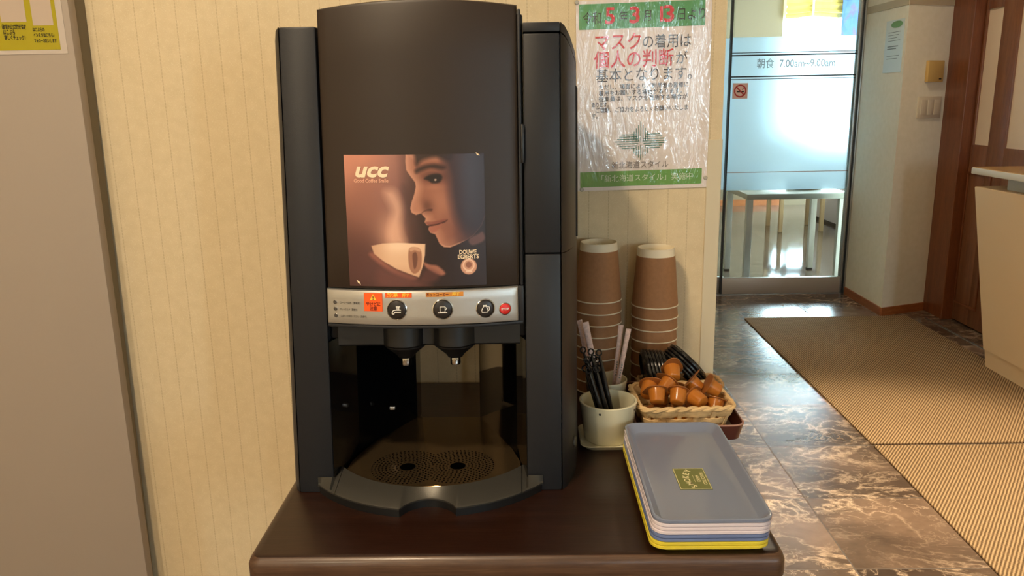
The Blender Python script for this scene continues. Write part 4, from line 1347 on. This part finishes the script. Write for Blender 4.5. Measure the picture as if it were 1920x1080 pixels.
# sugar sticks
def sugar(top, bot, label, w=0.0085):
    A, B = Vector(top), Vector(bot)
    t = thing('sugar_stick', label, 'sugar packet', B, 'pink paper sugar sticks')
    ax = (A - B).normalized(); ev = Vector((1, 0.15, 0)); e1 = (ev - ax * ax.dot(ev)).normalized(); e2 = ax.cross(e1); L = (A - B).length
    rings = []
    for k, w2, t2 in ((0.0, 1.0, 0.12), (0.05, 1.0, 0.12), (0.11, 0.92, 0.5), (0.5, 0.9, 0.62), (0.89, 0.92, 0.5), (0.95, 1.0, 0.12), (1.0, 1.0, 0.12)):
        p = B + ax * L * k
        rings.append([p + e1 * w2 * w / 2 * math.cos(q * PI / 6) + e2 * t2 * w / 2 * math.sin(q * PI / 6) for q in range(12)])
    bm = bmesh.new(); loft(bm, rings); obj('paper_tube', bm, PINK, t)
    bm = bmesh.new()
    for q in range(6):
        p = B + ax * (L * 0.42 + q * 0.0042) - e2 * (0.62 * w / 2 + 0.0004)
        if p.y > (B + ax * L * 0.5).y:
            p = p + e2 * (1.24 * w / 2 + 0.0008)
        a_, b_ = e1 * 0.0013, ax * 0.0014
        bm.faces.new([bm.verts.new(p - a_ - b_), bm.verts.new(p + a_ - b_), bm.verts.new(p + a_ * 0.2 + b_), bm.verts.new(p - a_ + b_ * 0.3)])
    obj('print_marks', bm, GREYINK, t, smooth=False)


sugar((0.1515, 1.2185, 0.8985), (0.1375, 1.215, 0.7585), 'pink sugar stick leaning right, half behind the other right one')
sugar((0.1625, 1.2100, 0.8945), (0.1375, 1.203, 0.7590), 'pink sugar stick leaning furthest right in the back pot')
sugar((0.0850, 1.2150, 0.9085), (0.1130, 1.217, 0.7590), 'pink sugar stick leaning furthest left, beside the coffee machine')
sugar((0.0935, 1.2030, 0.9085), (0.1230, 1.203, 0.7590), 'pink sugar stick leaning left, in front of the furthest left one', 0.0105)

# ------------------------------------------------------------------ red-brown tray under the baskets
rt = thing('brown_tray', 'small dark red-brown tray under the woven baskets, overhanging the table edge', 'tray', (0.247, 1.196, 0.75))
bm = bmesh.new()
rings = [[(x, y, z) for x, y in rrect(0.243, 1.196, 0.076 + e, 0.091 + e, 0.016 + e * 0.5, 6)] for e, z in ((-0.004, 0.7503), (0.0, 0.7508), (0.0055, 0.7745), (0.0045, 0.7755), (0.0030, 0.7745), (-0.002, 0.7538), (-0.006, 0.7530))]
loft(bm, rings); obj('tray_body', bm, mat('maroon_lacquer', rgb(92, 46, 38), 0.3, coat=0.3), rt)
bm = bmesh.new(); tube(bm, [(x, y, 0.7752) for x, y in rrect(0.243, 1.196, 0.0805, 0.0955, 0.018, 6)], 0.0015, 6, True)
obj('tray_rim', bm, mat('tray_rim_pink', rgb(172, 128, 112), 0.35), rt)


# ------------------------------------------------------------------ woven baskets
def basket(label, cx, cy, z0, z1, hx0, hy0, hx1, hy1, rc, rot, col, bands, rimr):
    t = thing('woven_basket', label, 'basket', (cx, cy, z0))
    cr_, sr_ = math.cos(rot), math.sin(rot)

    def at(k, e, zz):
        hx = hx0 + (hx1 - hx0) * k + e; hy = hy0 + (hy1 - hy0) * k + e
        return hx, hy, zz

    def loop(k, e, nper=14):
        hx = hx0 + (hx1 - hx0) * k + e; hy = hy0 + (hy1 - hy0) * k + e
        pts = []
        base_ = rrect(0, 0, hx, hy, rc, 5)
        P = [Vector(p) for p in base_]
        L = [(P[(i + 1) % len(P)] - P[i]).length for i in range(len(P))]
        tot = sum(L); n_ = 132; out = []; i = 0; acc = 0
        for q in range(n_):
            s = tot * q / n_
            while acc + L[i] < s:
                acc += L[i]; i += 1
            v = P[i] + (P[(i + 1) % len(P)] - P[i]) * ((s - acc) / max(1e-9, L[i]))
            out.append(v)
        return out

    def place(v, z):
        return (cx + v.x * cr_ - v.y * sr_, cy + v.x * sr_ + v.y * cr_, z)
    NW = 18
    hgt = (z1 - z0)
    bh = hgt / bands
    # horizontal strips weaving in and out of the stakes
    bm = bmesh.new()
    for b_ in range(bands):
        zc = z0 + bh * (b_ + 0.5)
        rings = []
        lo = None
        prof = ((-0.0007, -0.46), (0.0006, -0.40), (0.0011, 0.0), (0.0006, 0.40), (-0.0007, 0.46))
        loops = {}
        R = []
        for de, dz in prof:
            k = (zc + dz * bh - z0) / hgt
            pts = loop(k, 0)
            row = []
            for q, v in enumerate(pts):
                ph_ = 2 * PI * (q / len(pts)) * NW / 2 + PI * b_
                amp = 0.0023 * math.sin(ph_)
                nrm = Vector(v).normalized()
                vv = Vector(v) + nrm * (amp + de)
                row.append(bm.verts.new(place(vv, zc + dz * bh + 0.0006 * math.sin(q * 1.7 + b_ * 3))))
            R.append(row)
        for a, b in zip(R[:-1], R[1:]):
            for i in range(len(a)):
                bm.faces.new((a[i], a[(i + 1) % len(a)], b[(i + 1) % len(a)], b[i]))
        a, b = R[0], R[-1]
        for i in range(len(a)):
            bm.faces.new((a[i], a[(i + 1) % len(a)], b[(i + 1) % len(a)], b[i]))
    obj('woven_strips', bm, col, t)
    bm = bmesh.new()
    for w in range(NW):
        q = int(132 * (w + 0.5 + 0.5 * 0) / NW) % 132
        p0, p1 = loop(0, 0)[q], loop(1, 0)[q]
        d_ = (loop(0, 0)[(q + 1) % 132] - loop(0, 0)[q - 1]).normalized() * 0.0032
        n0 = Vector(p0).normalized() * 0.0006
        rings = []
        for v, z in ((p0, z0), (p1, z1)):
            rings.append([place(v - d_ - n0, z), place(v + d_ - n0, z), place(v + d_ + n0, z), place(v - d_ + n0, z)])
        loft(bm, rings)
    obj('stakes', bm, col, t)
    bm = bmesh.new()
    pts = loop(1, 0.0008)
    for ph0 in (0, PI):
        tube(bm, [place(Vector(v) + Vector(v).normalized() * rimr * 0.45 * math.cos(q * 0.62 + ph0), z1 + rimr * 0.45 * math.sin(q * 0.62 + ph0)) for q, v in enumerate(pts)], rimr * 0.72, 7, True)
    obj('twisted_rim', bm, col, t)
    bm = bmesh.new(); loft(bm, [[place(Vector(v), z) for v in loop(0, -0.001)] for z in (z0 - 0.0002, z0 + 0.0012)])
    obj('basket_base', bm, col, t)
    return t


WICK = mat('pale_wicker', rgb(222, 188, 136), 0.65, vary=(45, 0.16), bump=(350, 0.4))
WICK2 = mat('brown_wicker', rgb(170, 136, 92), 0.7, vary=(60, 0.3), bump=(350, 0.4))
basket('pale woven basket filled with brown creamer cups', 0.2365, 1.1585, 0.7545, 0.8005, 0.0570, 0.0450, 0.0690, 0.0540, 0.014, 0.05, WICK, 3, 0.0042)
basket('darker woven basket behind, filled with black cup lids', 0.2545, 1.2555, 0.7545, 0.7880, 0.0550, 0.0250, 0.0665, 0.0325, 0.02, 0.0, WICK2, 3, 0.0036)

# creamers
m = mat('creamer_brown', rgb(184, 112, 40), 0.22, coat=0.35, coat_rough=0.1, **{'Subsurface Weight': 0.15, 'Subsurface Radius': (0.006, 0.003, 0.001), 'Subsurface Scale': 0.5}); CREAMER = m
LIDF = mat('creamer_lid', rgb(158, 100, 50), 0.3, 0.15)


def make_creamer():
    t = thing('coffee_creamer', 'creamer', 'creamer', local=True)
    bm = bmesh.new()
    lathe(bm, [(0.0, -0.0112), (0.0088, -0.0112), (0.0104, -0.0100), (0.0109, -0.0085), (0.0130, 0.0088), (0.0131, 0.0095)], 32)
    obj('cup_body', bm, CREAMER, t)
    out_ = []
    for q in range(40):
        a = 2 * PI * q / 40
        r = 0.0172 + 0.0075 * max(0.0, math.cos(a)) ** 7
        out_.append((r * math.cos(a), r * math.sin(a)))
    bm = bmesh.new(); loft(bm, [[(x * s, y * s, z) for x, y in out_] for s, z in ((0.985, 0.0095), (1.0, 0.0098), (1.0, 0.0104), (0.985, 0.0107))])
    obj('peel_lid', bm, LIDF, t)
    return t


cr0 = make_creamer(); first = True
CRE = [((0.1960, 1.130, 0.8120), (0.05, 0.70, 0.72), 2.4, 'upright at the front left, lid leaning back'),
       ((0.2275, 1.130, 0.8100), (0.22, 0.72, 0.66), 0.6, 'upright at the front middle, wide lid leaning back'),
       ((0.2580, 1.131, 0.8055), (-0.55, 0.80, 0.18), 2.2, 'lying at the front with its round base facing out'),
       ((0.2845, 1.150, 0.8165), (-0.84, 0.10, 0.50), 1.2, 'lying over the right rim of the basket, lid to the left'),
       ((0.2255, 1.166, 0.8350), (0.02, 0.86, 0.51), -1.57, 'on top of the pile with its pointed lid tab up'),
       ((0.2140, 1.156, 0.8175), (0.62, 0.55, 0.50), 2.6, 'tilted just below the topmost one, edge catching light'),
       ((0.2600, 1.166, 0.8150), (-0.72, 0.30, 0.62), 0.3, 'tilted left of the one on the right rim'),
       ((0.1880, 1.162, 0.8090), (0.35, 0.85, 0.40), -1.1, 'at the back left corner, lid tab pointing up'),
       ((0.2865, 1.142, 0.7900), (0.3, 0.5, 0.8), 0.9, 'low at the right inside the basket'),
       ((0.2100, 1.180, 0.7900), (0.1, 0.3, 0.95), 0.5, 'low at the back left under the pile'),
       ((0.2450, 1.190, 0.7910), (0.5, -0.2, 0.85), 4.0, 'low at the back middle under the pile'),
       ((0.2000, 1.140, 0.7790), (0.0, 0.1, 1.0), 4.0, 'at the bottom of the basket, front left'),
       ((0.2360, 1.145, 0.7780), (0.1, 0.1, 1.0), 1.0, 'at the bottom of the basket, front middle'),
       ((0.2700, 1.180, 0.7780), (0.1, 0.1, 1.0), 2.0, 'at the bottom of the basket, back right')]
for pos, axd, spin, lab in CRE:
    c = cr0 if first else copy_tree(cr0); first = False
    c.location = pos
    q = Vector((0, 0, 1)).rotation_difference(Vector(axd).normalized())
    c.rotation_mode = 'QUATERNION'
    from mathutils import Quaternion
    c.rotation_quaternion = q @ Quaternion((0, 0, 1), spin)
    tag(c, 'brown creamer cup %s' % lab, 'creamer', 'brown creamer cups in the pale basket')

# black cup lids standing in the rear basket
LIDB = mat('lid_black', rgb(14, 14, 16), 0.25, coat=0.2)


def make_lid():
    t = thing('cup_lid', 'lid', 'cup lid', local=True)
    bm = bmesh.new()
    lathe(bm, [(0.0372, -0.0040), (0.0392, -0.0042), (0.0402, -0.0025), (0.0398, 0.0), (0.0375, 0.0015), (0.0362, 0.0012)], 44)
    obj('lid_rim', bm, LIDB, t)
    bm = bmesh.new()
    lathe(bm, [(0.0362, 0.0012), (0.0345, 0.0035), (0.0325, 0.0040), (0.0310, 0.0010), (0.0, 0.0008)], 44)
    obj('lid_top', bm, LIDB, t)
    bm = bmesh.new(); disc2d(bm, 0.024, 0.0, 0.0035, 0.0022, lambda u, v: (u, v, 0.0014), 12); disc2d(bm, -0.02, 0.0, 0.0012, 0.0012, lambda u, v: (u, v, 0.0014), 8)
    obj('sip_opening', bm, HOLE, t, smooth=False)
    return t


lid0 = make_lid(); first = True
LIDS = []
for k in range(6):
    LIDS.append(((0.1985 + 0.0062 * k, 1.2555, 0.8050 - 0.0004 * k), (-0.985, -0.05, -0.16 - 0.015 * k), '%s upright black cup lid from the left in the rear basket' % ['first', 'second', 'third', 'fourth', 'fifth', 'sixth'][k]))
for k in range(4):
    LIDS.append(((0.2555 + 0.0046 * k, 1.2555 + 0.0008 * k, 0.8118 + 0.0038 * k), (0.72, 0.17, 0.67), '%s slanting black cup lid in the right half of the rear basket' % ['bottom', 'second lowest', 'second highest', 'top'][k]))
for pos, axd, lab in LIDS:
    c = lid0 if first else copy_tree(lid0); first = False
    c.location = pos; c.rotation_mode = 'QUATERNION'
    c.rotation_quaternion = Vector((0, 0, 1)).rotation_difference(Vector(axd).normalized())
    tag(c, lab, 'cup lid', 'black cup lids in the rear basket')

# ------------------------------------------------------------------ stacked serving trays
TBLUE = mat('tray_blue_grey', rgb(126, 136, 160), 0.18, coat=0.4, coat_rough=0.06)
TPINK = mat('tray_pinkish_white', rgb(228, 218, 228), 0.22, coat=0.3)
TYEL = mat('tray_yellow', rgb(226, 208, 66), 0.25, coat=0.3)
TBL2 = mat('tray_blue', rgb(112, 130, 176), 0.2, coat=0.3)


def make_tray(m):
    t = thing('serving_tray', 'tray', 'tray', local=True)
    hx, hy = 0.0672, 0.1372
    bm = bmesh.new()
    rings = []
    for e, z in ((-0.030, 0.0018), (-0.0132, 0.0018), (-0.0114, 0.0024), (-0.0044, 0.0109), (-0.0026, 0.0118)):
        rings.append([(x, y, z) for x, y in rrect(0, 0, hx + e, hy + e, max(0.006, 0.017 + e * 0.45), 7)])
    for e, z in ((-0.0042, 0.0080), (-0.0106, 0.0010), (-0.0132, 0.0), (-0.030, 0.0)):
        rings.append([(x, y, z) for x, y in rrect(0, 0, hx + e, hy + e, max(0.006, 0.017 + e * 0.45), 7)])
    loft(bm, rings)
    obj('tray_body', bm, m, t)
    bm = bmesh.new()
    rings = []
    for e, z in ((-0.0030, 0.0082), (-0.0005, 0.0079), (0.0, 0.0085), (0.0, 0.0114), (-0.0008, 0.0120), (-0.0024, 0.0120), (-0.0032, 0.0114), (-0.0030, 0.0082)):
        rings.append([(x, y, z) for x, y in rrect(0, 0, hx + e, hy + e, 0.017, 7)])
    loft(bm, rings, cap=False)
    obj('tray_rim', bm, m, t)
    return t


protos = {}
TSPEC = [(TYEL, 'yellow tray at the very bottom of the tray stack'), (TYEL, 'yellow tray second from the bottom of the tray stack'), (TBL2, 'blue tray just above the two yellow trays'), (TBL2, 'blue tray just below the three pinkish white trays'),
         (TPINK, 'pinkish white tray lowest of the three in the tray stack'), (TPINK, 'pinkish white tray in the middle of the three in the tray stack'), (TPINK, 'pinkish white tray directly under the top blue-grey tray'), (TBLUE, 'blue-grey tray on top of the tray stack bearing a green label')]
for k, (m, lab) in enumerate(TSPEC):
    if m.name in protos:
        t = copy_tree(protos[m.name])
    else:
        t = make_tray(m); protos[m.name] = t
    jx, jy = ((0, 0), (-0.0006, 0.0004), (0.0008, 0.001), (0.0004, 0.0), (0.0, -0.0005), (0.0006, 0.0003), (-0.0003, 0), (0.0, 0.0))[k]
    t.location = (0.2060 + jx * 0.35 - 0.0025 * (1 - k / 7), 0.9350 + jy * 0.35, 0.7502 + 0.0046 * k)
    t.rotation_euler = (0, 0, 0.0)
    tag(t, lab, 'tray', 'serving trays stacked at the table front')
    top = t
lz = 0.7502 + 0.0046 * 7 + 0.0018
bm = bmesh.new(); box(bm, -0.0205, 0.0190, -0.0475, 0.0085, 0.00195, 0.0023)
lb = obj('paper_label', bm, mat('label_olive', rgb(112, 118, 62), 0.6), top, smooth=False)
lb['label'] = 'olive green paper label with cream lettering'
LBC = mat('label_cream', rgb(238, 228, 178), 0.6)
bm = bmesh.new()
strip2d(bm, [(-0.0195, -0.0465), (0.018, -0.0465), (0.018, 0.0075), (-0.0195, 0.0075)], 0.0008, lambda u, v: (u, v, 0.00245), True)
strip2d(bm, [(0.0015, -0.029), (0.0015, -0.010)], 0.0004, lambda u, v: (u, v, 0.00245))
obj('label_border', bm, LBC, lb, smooth=False)
# lettering reads along the tray, from the near end to the far end, SMOKEY on an arc
L = []
word = 'SMOKEY'
for i, ch_ in enumerate(word):
    a = (i - 2.5) * 0.235
    Rr = 0.0375
    cy_ = -0.0195 + Rr * math.sin(a); cx_ = -0.0075 + (Rr - Rr * math.cos(a)) * 0.9
    L.append(text_bm(ch_, 0.0108, (lambda cx_, cy_, a: (lambda u, v: (cx_ - v * math.cos(a) + u * math.sin(a), cy_ + u * math.cos(a) + v * math.sin(a), 0.00245)))(cx_, cy_, a), bold=0.00025, fit=None))
L.append(text_bm('CREAM', 0.0062, lambda u, v: (0.0068 - v, -0.0195 + u, 0.00245), bold=0.0001, fit=0.017))
L.append(text_bm('COLLECTION', 0.0062, lambda u, v: (0.0135 - v, -0.0195 + u, 0.00245), bold=0.0001, fit=0.031))
obj('label_lettering', merge(L), LBC, lb, smooth=False)

# ------------------------------------------------------------------ ceiling lamps (their light included)
LENS = bpy.data.materials.new('lamp_lens'); LENS.use_nodes = True
_b = LENS.node_tree.nodes['Principled BSDF']; _b.inputs['Emission Color'].default_value = (1.0, 0.78, 0.52, 1); _b.inputs['Emission Strength'].default_value = 8.0


def ceiling_lamp(x, y, power, col, label, spot=None, size=0.14, aim=(0, 0, 0)):
    t = thing('ceiling_lamp', label, 'ceiling lamp', (x, y, 2.5), 'warm ceiling lamps')
    bm = bmesh.new(); lathe(bm, [(size * 0.52, -0.012), (size * 0.62, -0.012), (size * 0.68, -0.002), (size * 0.68, 0.0)], 32, (x, y, 2.5))
    obj('trim_ring', bm, WHITEP, t)
    bm = bmesh.new(); lathe(bm, [(0.0, -0.006), (size * 0.52, -0.006)], 32, (x, y, 2.5))
    obj('lens', bm, LENS, t)
    if spot:
        d = bpy.data.lights.new('lamp_light', 'SPOT'); d.spot_size = spot[0]; d.spot_blend = spot[1]; d.shadow_soft_size = size * 0.5
    else:
        d = bpy.data.lights.new('lamp_light', 'AREA'); d.shape = 'DISK'; d.size = size
    d.energy = power; d.color = col
    o = bpy.data.objects.new('lamp_light', d); COL.objects.link(o); o.parent = t; o.location = (0, 0, -0.02); o.rotation_euler = aim


WARM = (1.0, 0.785, 0.53)
ceiling_lamp(-1.2, -1.7, 105.0, WARM, 'round warm fill lamp added on the ceiling behind the camera')  # added fill lamp that evens out the light on the wallpaper
ceiling_lamp(-0.55, 0.10, 74.0, WARM, 'round warm ceiling lamp above the coffee machine table')
ceiling_lamp(1.25, 2.1, 1000.0, WARM, 'round warm ceiling lamp above the near floor mat', spot=(math.radians(62), 0.5))
ceiling_lamp(1.4, 3.6, 25.0, WARM, 'round warm ceiling lamp in the corridor before the glass door')
